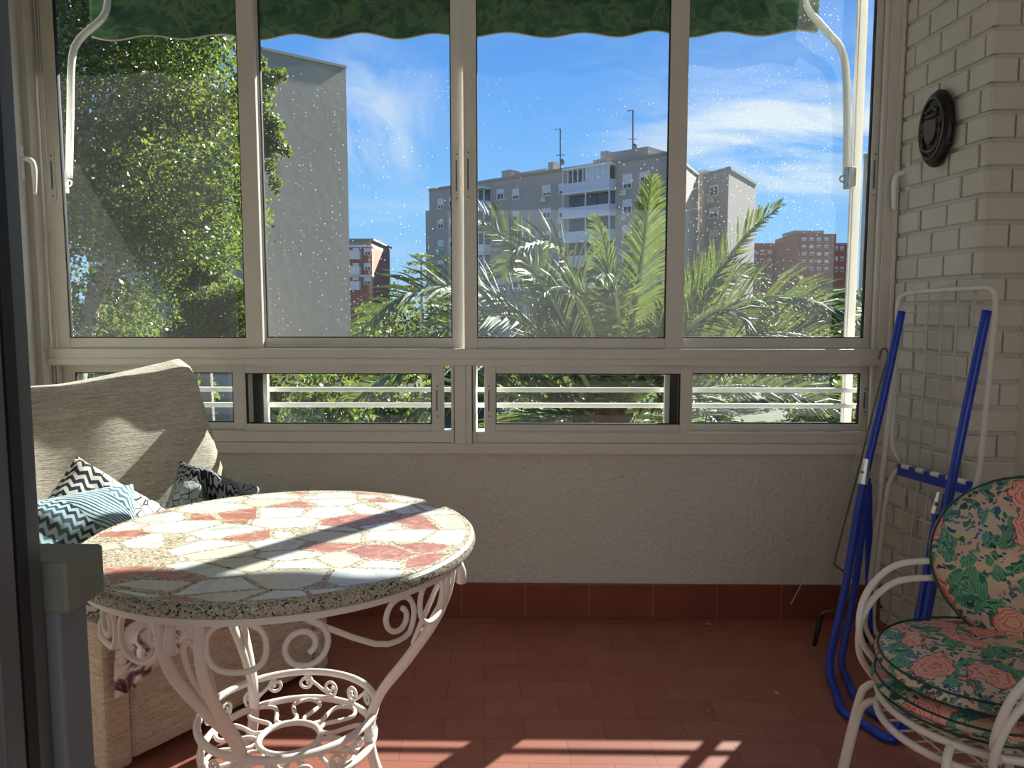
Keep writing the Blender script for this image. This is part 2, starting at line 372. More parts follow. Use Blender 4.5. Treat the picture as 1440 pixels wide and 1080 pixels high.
class MB:
    def __init__(s): s.v = []; s.f = []; s.m = []; s.cur = 0
    def add(s, V, Fc):
        o = len(s.v); s.v += [Vector(v) for v in V]; s.f += [tuple(i + o for i in f) for f in Fc]; s.m += [s.cur] * len(Fc); return s
    def box(s, a, b, M=None):
        x0, y0, z0 = a; x1, y1, z1 = b
        V = [Vector(p) for p in ((x0, y0, z0), (x1, y0, z0), (x1, y1, z0), (x0, y1, z0), (x0, y0, z1), (x1, y0, z1), (x1, y1, z1), (x0, y1, z1))]
        if M is not None: V = [M @ v for v in V]
        return s.add(V, [(0, 3, 2, 1), (4, 5, 6, 7), (0, 1, 5, 4), (1, 2, 6, 5), (2, 3, 7, 6), (3, 0, 4, 7)])
    def tube(s, pts, r, seg=8, closed=False):
        P = [Vector(p) for p in pts]; n = len(P)
        rr = r if isinstance(r, (list, tuple)) else [r] * n
        T = []
        for i in range(n):
            a = P[i - 1] if (i > 0 or closed) else P[i]; b = P[(i + 1) % n] if (i < n - 1 or closed) else P[i]
            t = (b - a); T.append(t.normalized() if t.length > 1e-9 else Vector((0, 0, 1)))
        u = T[0].orthogonal().normalized(); V = []
        for i in range(n):
            if i:
                ax = T[i - 1].cross(T[i])
                if ax.length > 1e-8: u = Matrix.Rotation(T[i - 1].angle(T[i]), 3, ax.normalized()) @ u
            u = (u - T[i] * u.dot(T[i])).normalized(); v = T[i].cross(u)
            for k in range(seg):
                a = 2 * math.pi * k / seg; V.append(P[i] + (u * math.cos(a) + v * math.sin(a)) * rr[i])
        Fc = []
        for i in range(n if closed else n - 1):
            j = (i + 1) % n
            for k in range(seg):
                k2 = (k + 1) % seg; Fc.append((i * seg + k, i * seg + k2, j * seg + k2, j * seg + k))
        if not closed:
            Fc.append(tuple(range(seg))[::-1]); Fc.append(tuple((n - 1) * seg + k for k in range(seg)))
        return s.add(V, Fc)
    def prism(s, poly, d):
        """poly: list of 3D points, extruded by vector d"""
        P = [Vector(p) for p in poly]; n = len(P); d = Vector(d)
        return s.add(P + [p + d for p in P], [tuple(range(n))[::-1], tuple(range(n, 2 * n))] + [(i, (i + 1) % n, n + (i + 1) % n, n + i) for i in range(n)])
    def lathe(s, prof, c, seg=32, sx=1, sy=1, M=None):
        c = Vector(c); V = []
        for (r, zz) in prof:
            for k in range(seg):
                a = 2 * math.pi * k / seg; p = Vector((r * math.cos(a) * sx, r * math.sin(a) * sy, zz))
                V.append(c + (M @ p if M is not None else p))
        Fc = []
        for i in range(len(prof) - 1):
            for k in range(seg):
                k2 = (k + 1) % seg; Fc.append((i * seg + k, i * seg + k2, (i + 1) * seg + k2, (i + 1) * seg + k))
        Fc.append(tuple(range(seg))[::-1]); Fc.append(tuple((len(prof) - 1) * seg + k for k in range(seg)))
        return s.add(V, Fc)
    def sphere(s, c, r, seg=12, sc=(1, 1, 1)):
        n = seg // 2; prof = [(max(1e-4, r * math.sin(math.pi * i / n)), -r * math.cos(math.pi * i / n)) for i in range(n + 1)]
        M = Matrix.Diagonal(sc); return s.lathe(prof, c, seg, M=M)
    def build(s, name, mats, parent=None, smooth=False, origin=None, **k):
        local = None
        if parent is not None: local = PM(parent).inverted()
        return mesh_obj(name, s.v, s.f, mats, parent, smooth, local, origin, s.m if isinstance(mats, (list, tuple)) else None, **k)
def PM(o):
    m = Matrix.LocRotScale(o.location, o.rotation_euler, o.scale)
    return PM(o.parent) @ m if o.parent else m
def autosmooth(o, ang=35):
    me = o.data
    me.polygons.foreach_set('use_smooth', [True] * len(me.polygons))
    try: me.set_sharp_from_angle(angle=R(ang))
    except Exception: pass

# ------------------------------------------------------------------ room shell
YW = 3.2; XL = -2.03; CZ = 2.72
zr = lambda py: PY(720, py, YW).z
MB().box((-2.2, -3.2, -0.1), (1.9, 3.36, 0)).build('floor', M_floor, kind='structure')
MB().box((-2.2, -3.2, CZ), (1.9, 3.36, CZ + 0.1)).build('ceiling', M_ceil, kind='structure')
mb = MB().box((XL, YW, 0.0), (1.62, YW + 0.16, zr(623)))
mb.build('wall_back', M_stucco, kind='structure')
MB().box((XL, YW - 0.012, 0), (1.60, YW - 0.0005, 0.15)).build('baseboard_back', M_base, kind='structure', bevel=0.003)
MB().box((XL, YW - 0.014, zr(638)), (1.60, YW - 0.0005, zr(623))).build('trim_1', M_plaster, kind='structure', bevel=0.004)
MB().box((XL - 0.12, -3.2, 0), (XL, YW + 0.16, CZ)).build('wall_left', M_plaster, kind='structure')
MB().box((1.70, -3.2, 0), (1.84, 3.36, CZ)).build('wall_right', M_plaster, kind='structure')
MB().box((XL, -3.3, 0), (1.70, -3.2, CZ)).build('wall_front', M_plaster, kind='structure')

# painted brick pillar at the right, modelled brick by brick in one mesh
A = PY(1262, 300, YW); A.z = 0; Bc = PY(1377, 420, 2.69); Bc.z = 0
dv = (Bc - A); L = dv.length; u = dv.normalized(); nrm = Vector((u.y, -u.x, 0))
if nrm.x > 0: nrm = -nrm
mb = MB()
inner = 0.008
mb.prism([A - nrm * inner, A - nrm * inner + Vector((0.3, 0, 0)), Vector((1.72, 2.69 + inner, 0)), Bc - nrm * inner + Vector((0, inner, 0))], (0, 0, CZ))
rowh = 0.0905; bl = 0.158; k = 0; zz = -0.03
rnd = random.Random(3)
def rbox(mb, P0, U, W, n, z0, z1, a0, a1, prot):
    g = 0.004
    q = [P0 + U * a0, P0 + U * a1]
    pts = []
    for (zq) in (z0, z1):
        for p in (q[0], q[1]):
            pts.append((p, zq))
    o = prot; i = -0.02
    V = [q[0] + n * i, q[1] + n * i, q[1] + n * i, q[0] + n * i]
    base = [Vector((q[0].x, q[0].y, z0)) + n * i, Vector((q[1].x, q[1].y, z0)) + n * i, Vector((q[1].x, q[1].y, z1)) + n * i, Vector((q[0].x, q[0].y, z1)) + n * i]
    e = 0.004
    fr = [Vector((q[0].x, q[0].y, z0 + e)) + U * e + n * o, Vector((q[1].x, q[1].y, z0 + e)) - U * e + n * o, Vector((q[1].x, q[1].y, z1 - e)) - U * e + n * o, Vector((q[0].x, q[0].y, z1 - e)) + U * e + n * o]
    md = [b + n * (o - i - e) for b in base]
    mb.add(base + md + fr, [(8, 9, 10, 11)] + [(j, (j + 1) % 4, 4 + (j + 1) % 4, 4 + j) for j in range(4)] + [(4 + j, 4 + (j + 1) % 4, 8 + (j + 1) % 4, 8 + j) for j in range(4)])
while zz < CZ - 0.02:
    z0 = max(zz + 0.007, 0.0); z1 = min(zz + rowh - 0.007, CZ)
    # window-side face
    a = -0.08 if k % 2 else 0.0
    while a < L:
        s0 = max(a + 0.005, 0.0); s1 = min(a + bl - 0.007, L)
        if s1 - s0 > 0.02: rbox(mb, A, u, None, nrm, z0, z1, s0, s1, 0.002 + rnd.random() * 0.005)
        a += bl + rnd.uniform(-0.006, 0.006)
    # face toward the room
    U2 = Vector((1, 0, 0)); n2 = Vector((0, -1, 0)); L2 = 1.705 - Bc.x
    if L2 > 0.02:
        br = 0.09 if k % 2 else 0.001
        if k % 2: rbox(mb, Bc, U2, None, n2, z0, z1, 0.0, br - 0.006, 0.003 + rnd.random() * 0.004)
        rbox(mb, Bc, U2, None, n2, z0, z1, br, L2, 0.002 + rnd.random() * 0.005)
    zz += rowh; k += 1
mb.build('wall_right', M_brick, kind='structure')

# aluminium outer frame of the enclosure
Yf0 = YW - 0.02; HT = 2.62
z_s0, z_s1 = zr(623), zr(606); z_m0, z_m1 = zr(514.5), zr(490.5)
XRg = 1.40
fr = MB()
fr.box((XL, YW, z_s0), (1.52, YW + 0.095, z_s1 - 0.005))
fr.box((XL, Yf0 + 0.005, z_m0), (1.50, YW + 0.095, z_m1))
fr.box((XL + 0.04, Yf0 - 0.004, z_m0 + 0.004), (1.49, Yf0 + 0.006, z_m0 + 0.030))
fr.box((XL + 0.001, YW - 0.002, z_s0 + 0.001), (XL + 0.045, YW + 0.094, HT - 0.001)).box((1.44, YW - 0.002, z_s0 + 0.001), (1.519, YW + 0.094, HT - 0.001))
fr.box((XL, YW, HT), (1.52, YW + 0.095, CZ - 0.001))
for x in (XL + 0.052, XL + 0.064): fr.box((x, YW + 0.006, z_s0), (x + 0.006, YW + 0.04, HT))
fr.box((1.425, YW + 0.004, z_s0), (1.44, YW + 0.03, HT)); fr.box((1.476, Yf0, z_s0), (1.49, YW + 0.01, HT))
fr.box((1.502, Yf0 - 0.006, z_s0), (1.515, YW, HT))
fr.build('trim_2', M_alu, kind='structure', bevel=0.0025)
# central post between the two lower openings
c0, c1 = PY(640, 560, YW).x, PY(664, 560, YW).x
cp = MB().box((c0, YW - 0.022, z_s0 - 0.002), (c1, YW + 0.1, z_m0 + 0.003)).box((c0 - 0.016, YW - 0.012, z_s0 - 0.002), (c0 - 0.004, YW + 0.1, z_m0 + 0.003)).box((c1 + 0.004, YW - 0.012, z_s0 - 0.002), (c1 + 0.016, YW + 0.1, z_m0 + 0.003))
cp.box((c0 + 0.02, YW - 0.026, z_s0), (c1 - 0.025, YW - 0.02, z_m0))
cp.build('trim_3', M_alu, kind='structure', bevel=0.002)

def sash(n, x0, x1, g0, g1, zb, zt, gb, gt, Y, glass, latch=None, gasket='l'):
    """x0..x1 outer, g0..g1 glass, zb..zt outer, gb..gt glass"""
    t = 0.026
    m = MB()
    m.box((x0, Y, zb), (g0, Y + t, zt)).box((g1, Y, zb), (x1, Y + t, zt))
    m.box((g0, Y + 0.001, zb), (g1, Y + t - 0.001, gb)).box((g0, Y + 0.001, gt), (g1, Y + t - 0.001, zt))
    # raised bead line
    m.box((g0, Y - 0.003, zb + 0.004), (g1, Y + 0.001, zb + 0.010))
    o = m.build('window_%d' % n, M_alu, kind='structure', bevel=0.002)
    gk = MB(); e = 0.004
    gk.box((g0, Y + 0.004, gb), (g0 + e, Y + t - 0.004, gt)).box((g1 - e, Y + 0.004, gb), (g1, Y + t - 0.004, gt))
    gk.box((g0, Y + 0.004, gb), (g1, Y + t - 0.004, gb + e)).box((g0, Y + 0.004, gt - e), (g1, Y + t - 0.004, gt))
    gk.build('gasket', M_gasket, o)
    MB().box((g0 + 0.001, Y + 0.012, gb + 0.001), (g1 - 0.001, Y + 0.015, gt - 0.001)).build('glass_pane', glass, o)
    if latch:
        lx, lz, h = latch
        q = MB().box((lx - 0.012, Y - 0.0035, lz - h / 2), (lx + 0.012, Y + 0.001, lz + h / 2))
        o2 = q.build('latch_plate', M_alu, o, bevel=0.001)
        q = MB().box((lx - 0.005, Y - 0.006, lz - h * 0.3), (lx + 0.001, Y - 0.002, lz + h * 0.22)); q.build('finger_recess', M_alum_dark, o2)
        q = MB()
        for dz in (-0.42, 0.32): q.lathe([(0.003, -0.0015), (0.003, 0.0015)], (lx, Y - 0.0045, lz + h * dz), 10, M=Matrix.Rotation(R(90), 3, 'X'))
        q.build('screw', M_black, o2)
    return o
zb, gb = zr(491), zr(475.5); zt = HT + 0.0; gt = HT - 0.045
Fr, Bk = YW + 0.004, YW + 0.040
gx = lambda px: PY(px, 475, YW).x
sash(1, XL + 0.075, gx(369), gx(97), gx(345.5), zb, zt, gb, gt, Fr, M_glass1, (XL + 0.095, 1.86, 0.22))
sash(2, gx(345), gx(652.5), gx(370.5), gx(635), zb, zt, gb, gt, Bk, M_glass2, (gx(643), 1.86, 0.24))
sash(3, gx(653), gx(961), gx(671), gx(936), zb, zt, gb, gt, Fr, M_glass2, (gx(660), 1.86, 0.24))
sash(4, gx(937), 1.44, gx(960), XRg, zb, zt, gb, gt, Bk, M_glass3, (1.415, 1.86, 0.22))
# lower row
zb2, zt2 = zr(607), zr(514); gb2, gt2 = zr(597), zr(525.5)
lx = lambda px: PY(px, 560, YW).x
sash(5, XL + 0.06, lx(372), XL + 0.12, lx(323), zb2, zt2, gb2, gt2, Bk, M_glass1)
sash(6, lx(342), lx(624), lx(345), lx(607), zb2 - 0.004, zt2, gb2, gt2, Fr, M_glass2, (lx(615), (gb2 + gt2) / 2, 0.17))
sash(7, lx(681), lx(974), lx(697), lx(957), zb2 - 0.004, zt2, gb2, gt2, Fr, M_glass2, (lx(688), (gb2 + gt2) / 2, 0.17))
for xa_, xb_ in ((352, 366), (944, 955)):  # gasket-black strips stand in for the shade on the rear sash stiles
    MB().box((lx(xa_), Bk - 0.006, gb2), (lx(xb_), Bk - 0.001, gt2)).build('shade_strip', M_gasket, bpy.data.objects['window_6' if xa_ < 700 else 'window_7'])
sash(8, lx(937), 1.44, lx(974), lx(1215), zb2, zt2, gb2, gt2, Bk, M_glass3, (1.415, (gb2 + gt2) / 2, 0.13))

# side profile on the left wall with its lever handle
MB().box((XL, 2.955, 0.9), (XL + 0.018, YW, HT)).box((XL, 3.075, 0.9), (XL + 0.035, 3.10, HT)).box((XL, 3.15, 0.9), (XL + 0.045, YW, HT)).build('trim_4', M_alu, kind='structure', bevel=0.003)
def lever(name, O, s, label):
    """flat espagnolette handle; O top of backplate, s = +1 sticks toward +X"""
    e = empty(name, O, label=label, cat='window handle')
    m = MB().box((O.x, O.y - 0.022, O.z - 0.13), (O.x + s * 0.012, O.y + 0.012, O.z)) if s > 0 else MB().box((O.x + s * 0.012, O.y - 0.022, O.z - 0.13), (O.x, O.y + 0.012, O.z))
    m.build('backplate', M_whiteplastic, e, bevel=0.004)
    pts = catmull([O + Vector((s * 0.008, 0, -0.05)), O + Vector((s * 0.035, 0.002, -0.052)), O + Vector((s * 0.052, 0.004, -0.07)), O + Vector((s * 0.055, 0.004, -0.12)), O + Vector((s * 0.052, 0.004, -0.19))], 6)
    MB().tube(pts, [0.011] * (len(pts) - 8) + [0.0105 - 0.0006 * i for i in range(8)], 10).build('lever', M_whiteplastic, e, True)
    return e
lever('window_handle', PX(26, 205, XL + 0.018), 1, 'white lever handle on the frame at the far left, near the black door edge')
ph = PY(1262, 226, YW - 0.035)
lever('window_handle', Vector((1.515, YW - 0.045, ph.z)), -1, 'white lever handle on the frame beside the painted brick')

# door frame close to the photographer and the low wall with its cap
def strip(p0, p1, Y, d, m, name, **k):
    a = PY(p0, 540, Y).x; b = PY(p1, 540, Y).x
    MB().box((a, Y, 0), (b, Y + d, CZ)).build(name, m, **k)
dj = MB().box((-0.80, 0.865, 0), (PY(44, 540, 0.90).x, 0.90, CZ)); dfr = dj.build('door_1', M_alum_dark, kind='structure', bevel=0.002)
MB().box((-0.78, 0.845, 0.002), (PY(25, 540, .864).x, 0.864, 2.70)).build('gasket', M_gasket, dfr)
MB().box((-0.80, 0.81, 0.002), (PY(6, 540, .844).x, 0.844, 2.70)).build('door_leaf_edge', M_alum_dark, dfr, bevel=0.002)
MB().box((XL, 0.91, 0), (-0.82, 0.99, CZ)).build('wall_front', M_plaster, kind='structure')
cx = PY(146, 772, 0.985).x
mlw = MB(); mlw.box((-0.80, 0.905, 0.0), (cx - 0.014, 0.965, 0.945)); lw = mlw.build('wall_front', M_lowwall, kind='structure', bevel=0.004)
P1 = PY(142, 763, 0.985)
cap = MB().box((-0.80, 0.902, P1.z - 0.066), (P1.x + 0.004, 0.985, P1.z)); cap.build('wall_cap', M_marblesill, lw, bevel=0.006)

# ------------------------------------------------------------------ outside fittings
rl = empty('safety_railing', (0, 3.40, 0.8), label='two white horizontal safety bars outside the lower windows', cat='railing')
for (ya, yb) in ((545, 551.5), (567, 573.5)):
    z0 = PY(720, yb, 3.305).z; z1 = PY(720, ya, 3.305).z
    MB().box((XL + 0.05, 3.305, z0), (1.435, 3.322, z1)).build('bar', M_alu, rl, bevel=0.003)
for px, nm in ((1190.5, 'post'), (70.5, 'post')):
    X = PY(px + 3, 475, 3.40).x
    q = MB().box((X - 0.015, 3.38, 0.6), (X + 0.018, 3.42, 3.0)).box((X - 0.024, 3.385, 0.6), (X - 0.0151, 3.40, 3.0))
    tag(q.build('guide_post', M_alu, bevel=0.003, origin=(X, 3.4, 0.6)), 'white vertical guide post outside the %s end of the windows' % ('right' if px > 700 else 'left'), 'post')

aw = empty('awning', (-0.3, 3.5, 2.6), label='green leaf-print awning with scalloped valance outside the window', cat='awning')
xa, xb = PY(128, 40, 3.5).x, PY(1150, 40, 3.5).x
zbar = PY(640, 36, 3.5).z
nx = 240
def awn_rows():
    V = []; Fc = []
    rows = []
    for j in range(9): # fabric from wall to bar
        t = j / 8; rows.append(('f', t))
    for j in range(1, 4): rows.append(('v', j / 3))
    for kind, t in rows:
        for i in range(nx + 1):
            s = i / nx; x = xa + (xb - xa) * s
            wav = 0.012 * math.sin(s * 31) + 0.008 * math.sin(s * 77 + 1)
            if kind == 'f':
                y = 3.36 + 0.14 * t; zc = zbar + 0.75 * (1 - t) - 0.02 * math.sin(math.pi * t); y += wav * math.sin(math.pi * t) * 1.5 + 0.03 * math.sin(math.pi * t)
            else:
                sc = 0.5 + 0.5 * math.cos(2 * math.pi * (x - 0.08) / 0.315)
                drop = 0.032 + 0.022 * sc; y = 3.5 + wav * t * 0.6; zc = zbar - drop * t
            V.append((x, y, zc))
    n = nx + 1
    for j in range(len(rows) - 1):
        for i in range(nx): Fc.append((j * n + i, j * n + i + 1, (j + 1) * n + i + 1, (j + 1) * n + i))
    return V, Fc
V, Fc = awn_rows()
q = MB(); q.add(V, Fc); ca = q.build('canvas', M_awning, aw, True)
sm = ca.modifiers.new('thick', 'SOLIDIFY'); sm.thickness = 0.002
n = nx + 1
edge = [Vector(V[11 * n + i]) for i in range(0, n, 2)]
MB().tube([e + Vector((0, -0.001, 0.002)) for e in edge], 0.004, 6).build('valance_binding', M_awnedge, aw, True)
MB().tube([(xa - 0.02, 3.515, zbar + 0.004), (xb + 0.02, 3.515, zbar + 0.004)], 0.014, 12).build('front_bar', M_awnedge, aw, True)
la = catmull(path([(97, 250, 3.36), (99, 160, 3.37), (101, 85, 3.38), (112, 55, 3.41), (146, 22, 3.47), (152, -12, 3.50), (152, -30, 3.5)]), 8)
ra = catmull(path([(1190, 255, 3.36), (1191, 150, 3.37), (1186, 78, 3.40), (1164, 46, 3.44), (1137, 14, 3.48), (1131, -12, 3.50), (1131, -30, 3.5)]), 8)
for pts in (la, ra):
    a = MB().tube(pts, 0.0150, 12).build('folding_arm', M_alu, aw, True)
for px, py, sg in ((86, 256, 1), (1196, 250, -1)):
    c = PY(px, py, 3.34)
    b = MB().box((c.x - 0.022, 3.325, c.z - 0.045), (c.x + 0.022, 3.36, c.z + 0.045)); b.box((c.x - 0.016, 3.315, c.z - 0.038), (c.x - 0.010, 3.33, c.z + 0.038)); b.box((c.x + 0.010, 3.315, c.z - 0.038), (c.x + 0.016, 3.33, c.z + 0.038))
    b = b.build('arm_bracket', M_alu if sg > 0 else M_chrome, aw, bevel=0.003)
    e = Vector((c.x + sg * 0.03, 3.345, c.z - 0.004))
    MB().tube([e + Vector((0.013 * math.cos(q), 0, 0.013 * math.sin(q))) for q in [i * math.pi / 6 for i in range(12)]], 0.004, 6, True).build('pivot_ring', M_chrome, b, True)

# ------------------------------------------------------------------ mosaic table
TZ = 0.78; TC = Vector((-0.565, 1.765, 0)); TR = 0.448
tb = empty('mosaic_table', TC, label='round garden table with a broken-marble mosaic top and white scrolled iron legs', cat='table')
prof = [(0.001, -0.004), (TR - 0.028, -0.004), (TR - 0.02, 0.0), (TR - 0.02, -0.036)]
MB().lathe([(0.02, TZ - 0.030), (TR - 0.012, TZ - 0.030), (TR - 0.002, TZ - 0.024), (TR, TZ - 0.016), (TR - 0.003, TZ - 0.006), (TR - 0.010, TZ - 0.0008)], TC, 96).build('tabletop_slab', M_terrazzo, tb, True)
autosmooth(bpy.data.objects['tabletop_slab'])
t = MB().lathe([(0.01, TZ - 0.002), (TR - 0.0105, TZ - 0.002), (TR - 0.0105, TZ + 0.0003)], TC, 96).build('mosaic_surface', M_mosaic, tb)
# iron ring under the top
def circ(c, r, zz, n=64, a0=0, a1=2 * math.pi, closed=True):
    m = n if closed else n + 1
    return [Vector((c.x + r * math.cos(a0 + (a1 - a0) * i / n), c.y + r * math.sin(a0 + (a1 - a0) * i / n), zz)) for i in range(m)]
q = MB()
for dr in (0,): q.tube(circ(TC, TR - 0.03, TZ - 0.037), 0.007, 8, True)
q.lathe([(TR - 0.045, TZ - 0.046), (TR - 0.020, TZ - 0.046), (TR - 0.020, TZ - 0.030), (TR - 0.045, TZ - 0.030)], TC, 64)
q.build('top_ring', M_iron, tb, True); autosmooth(bpy.data.objects['top_ring'])
LEGS = [R(-3), R(134), R(258)]
RP = [(0.395, 0.735), (0.375, 0.62), (0.30, 0.50), (0.225, 0.40), (0.195, 0.31), (0.215, 0.20), (0.29, 0.08), (0.34, 0.012)]
def cyl(a, r, zz): return Vector((TC.x + r * math.cos(a), TC.y + r * math.sin(a), zz))
for la_ in LEGS:
    m = MB()
    for s in (-1, 1):
        off = [0.115, 0.095, 0.055, 0.022, 0.012, 0.014, 0.03, 0.05]
        pts = [cyl(la_ + s * o, r, zz) for (r, zz), o in zip(RP, off)]
        m.tube(catmull(pts, 10), 0.0115, 10)
    lg = m.build('leg', M_iron, tb, True)
    # oval between the two bars
    ov = []
    for i in range(32):
        a = 2 * math.pi * i / 32; zz = 0.60 + 0.075 * math.sin(a)
        r = 0.36 - (0.66 - zz) * 0.42; ov.append(cyl(la_ + 0.062 * math.cos(a) / (r / 0.36), r, zz))
    MB().tube(ov, 0.006, 8, True).build('leg_oval', M_iron, lg, True)
    MB().tube([cyl(la_, 0.405, 0.735), cyl(la_, 0.418, 0.70), cyl(la_, 0.418, 0.672)], 0.011, 8).build('finial', M_iron, lg, True)
# apron: ovals and S-scrolls between legs
def spiral(uc, zc, r0, r1, t0, t1, n=26):
    return [(uc + (r0 + (r1 - r0) * i / n) * math.cos(t0 + (t1 - t0) * i / n), zc + (r0 + (r1 - r0) * i / n) * math.sin(t0 + (t1 - t0) * i / n)) for i in range(n + 1)]
for i in range(3):
    a0 = LEGS[i]; a1 = LEGS[(i + 1) % 3] + (2 * math.pi if i == 2 else 0)
    span = (a1 - a0) * 0.385 - 0.09   # arc length between bars
    mid = (a0 + a1) / 2
    def mp(uv, r=0.385):
        return cyl(mid + uv[0] / r, r, uv[1])
    half = span / 2
    for s in (-1, 1):
        uc = s * (half - 0.062)
        MB().tube([mp((uc + 0.056 * math.copysign(abs(math.cos(t)) ** 0.8, math.cos(t)), 0.675 + 0.048 * math.copysign(abs(math.sin(t)) ** 0.8, math.sin(t)))) for t in [2 * math.pi * j / 32 for j in range(32)]], 0.006, 8, True).build('apron_oval', M_iron, tb, True)
    e = half - 0.185
    A_ = spiral(-e, 0.668, 0.018, 0.052, R(-60), R(360 + 90))
    B_ = spiral(e, 0.675, 0.052, 0.018, R(-90), R(-90 + 510))
    pl = A_[:-1] + [(-e + 0.004, 0.72), (-e * 0.35, 0.692), (e * 0.4, 0.638)] + B_
    m = MB().tube(catmull([mp(p) for p in pl[::2] + [pl[-1]]], 3), 0.006, 8)
    m.build('apron_scroll', M_iron, tb, True)
# lower basket: two rings, scrolls between, flower in the base
BRz1, BRz0, BR = 0.345, 0.275, 0.205
MB().tube(circ(TC, BR, BRz1), 0.009, 10, True).build('basket_top_ring', M_iron, tb, True)
MB().tube(circ(TC, BR - 0.005, BRz0), 0.009, 10, True).build('basket_bottom_ring', M_iron, tb, True)
MB().tube(circ(TC, 0.072, BRz0 + 0.002, 40), 0.008, 10, True).build('centre_ring', M_iron, tb, True)
for k in range(9):
    a = 2 * math.pi * k / 9 + 0.2
    pl = [(0.079, -0.20), (0.10, -0.10), (0.135, -0.19), (0.168, -0.20), (0.188, -0.06), (0.188, 0.06), (0.168, 0.20), (0.135, 0.19), (0.10, 0.10), (0.079, 0.20)]
    MB().tube(catmull([cyl(a + da, r, BRz0) for r, da in pl], 5), 0.0055, 8).build('petal_loop', M_iron, tb, True)
for k in range(9):
    a = 2 * math.pi * k / 9 + 0.1; s = 1 if k % 2 else -1
    A_ = spiral(-0.034, BRz1 - 0.028, 0.006, 0.020, R(-40), R(360 + 90), 18); B_ = spiral(0.034, BRz1 - 0.040, 0.020, 0.006, R(-90), R(360 + 40), 18)
    pl = A_ + [(0.0, BRz1 - 0.034)] + B_
    MB().tube(catmull([cyl(a + s * p[0] / BR, BR - 0.002, p[1]) for p in pl[::2]], 3), 0.0042, 7).build('basket_scroll', M_iron, tb, True)

# ------------------------------------------------------------------ corner armchair (sofa unit)
F0 = Vector((-1.075, 2.09, 0)); F1 = Vector((-0.702, 2.66, 0))
U = (F1 - F0).normalized(); N = Vector((U.y, -U.x, 0))   # N: facing direction
SW = (F1 - F0).length + 0.12
rzS = math.atan2(U.y, U.x)
O = F0 - U * 0.12
MS = Matrix.Translation(O) @ Matrix.Rotation(rzS, 4, 'Z')   # local: x along front, y = backwards, z up
sf = empty('sofa', O, rzS, label='beige upholstered low sofa turned into the corner behind the mosaic table', cat='sofa')
q = MB().box((0.079, 0.014, 0.035), (SW - 0.054, 0.70, 0.322), MS); q.build('base', M_sofa, sf, bevel=0.012)
q = MB().box((0.0, 0.0, 0.03), (0.075, 0.74, 0.46), MS); q.build('side_panel', M_sofa, sf, bevel=0.012)
q = MB().box((SW - 0.05, 0.0, 0.03), (SW, 0.74, 0.46), MS); q.build('side_panel', M_sofa, sf, bevel=0.012)
def cushion(name, w, h, th, M, mats, parent=None, nu=28, pinch=0.06, wr=0.0, seed=0, **k):
    """soft rectangular cushion, local x,y in plane, z thickness; M places it"""
    rnd = random.Random(seed); ph = [rnd.uniform(0, 6) for _ in range(8)]
    V = []; Fc = []
    n = nu
    def P(i, j, s):
        a = -1 + 2 * i / n; b = -1 + 2 * j / n
        pr = max(0, (1 - abs(a) ** 3.2)) ** 0.5 * max(0, (1 - abs(b) ** 3.2)) ** 0.5
        x = w / 2 * a * (1 - pinch * (1 - 0) * (b * b) * (1 - abs(a)) * 0 - pinch * (1 - b * b) * abs(a) ** 2)
        y = h / 2 * b * (1 - pinch * (1 - a * a) * abs(b) ** 2)
        zc = s * th / 2 * pr
        zc += wr * pr * (math.sin(a * 4 + ph[0] + b * 2) * math.sin(b * 5 + ph[1]) + 0.5 * math.sin(a * 9 + ph[2]) * math.sin(b * 8 + ph[3] + a * 3))
        return M @ Vector((x, y, zc))
    for s in (1, -1):
        for j in range(n + 1):
            for i in range(n + 1): V.append(P(i, j, s))
    m = (n + 1) ** 2
    for j in range(n):
        for i in range(n):
            a = j * (n + 1) + i; Fc.append((a, a + 1, a + n + 2, a + n + 1)); Fc.append((m + a + n + 1, m + a + n + 2, m + a + 1, m + a))
    q = MB(); q.add(V, Fc); me = q.build(name, mats, parent, True, **k)
    bm = bmesh.new(); bm.from_mesh(me.data); bmesh.ops.remove_doubles(bm, verts=bm.verts, dist=1e-5); bm.to_mesh(me.data); bm.free()
    me.data.polygons.foreach_set('use_smooth', [True] * len(me.data.polygons))
    return me
T = Matrix.Translation
q = MB().box((0.084, -0.022, 0.335), (SW - 0.059, 0.60, 0.47), MS); q.build('seat_cushion', M_sofa, sf, bevel=0.03)
# tall back with softly rising top edge: shaped slab
nu, nv = 40, 26
V = []; Fc = []
bt0, bt1 = 1.00, 1.05
for side in (0, 1):
    for j in range(nv + 1):
        for i in range(nu + 1):
            s = i / nu; t = j / nv
            htop = 1.045 + 0.065 * (max(0, s - 0.35) / 0.65) ** 1.2
            zc = 0.30 + (htop - 0.30) * t
            ea = min(1, min(s, 1 - s) / 0.10); eb = min(1, (1 - t) / 0.12)
            rd = math.sqrt(max(0, 1 - (1 - ea) ** 2)) * math.sqrt(max(0, 1 - (1 - eb) ** 2))
            th = 0.17 * (0.15 + 0.85 * rd) * (1.0 - 0.25 * t)
            wr = 0.010 * math.sin(7 * s + 5 * t) * rd + 0.006 * math.sin(17 * s - 9 * t) * rd
            y = 0.60 + 0.17 * t + (-th / 2 - wr if side == 0 else th / 2) 
            cr = 0.05 * (1 - math.sqrt(max(0, 1 - (max(0, t - 0.86) / 0.14) ** 2)))
            x = cr * (1 - 2 * s) + s * SW + (0.10 * (1 - t) * (1 if s > 0.5 else 0) * (s - 0.5) * 2)
            V.append(MS @ Vector((x, y, zc)))
m = (nu + 1) * (nv + 1)
for j in range(nv):
    for i in range(nu):
        a = j * (nu + 1) + i; Fc.append((a, a + 1, a + nu + 2, a + nu + 1)); Fc.append((m + a + nu + 1, m + a + nu + 2, m + a + 1, m + a))
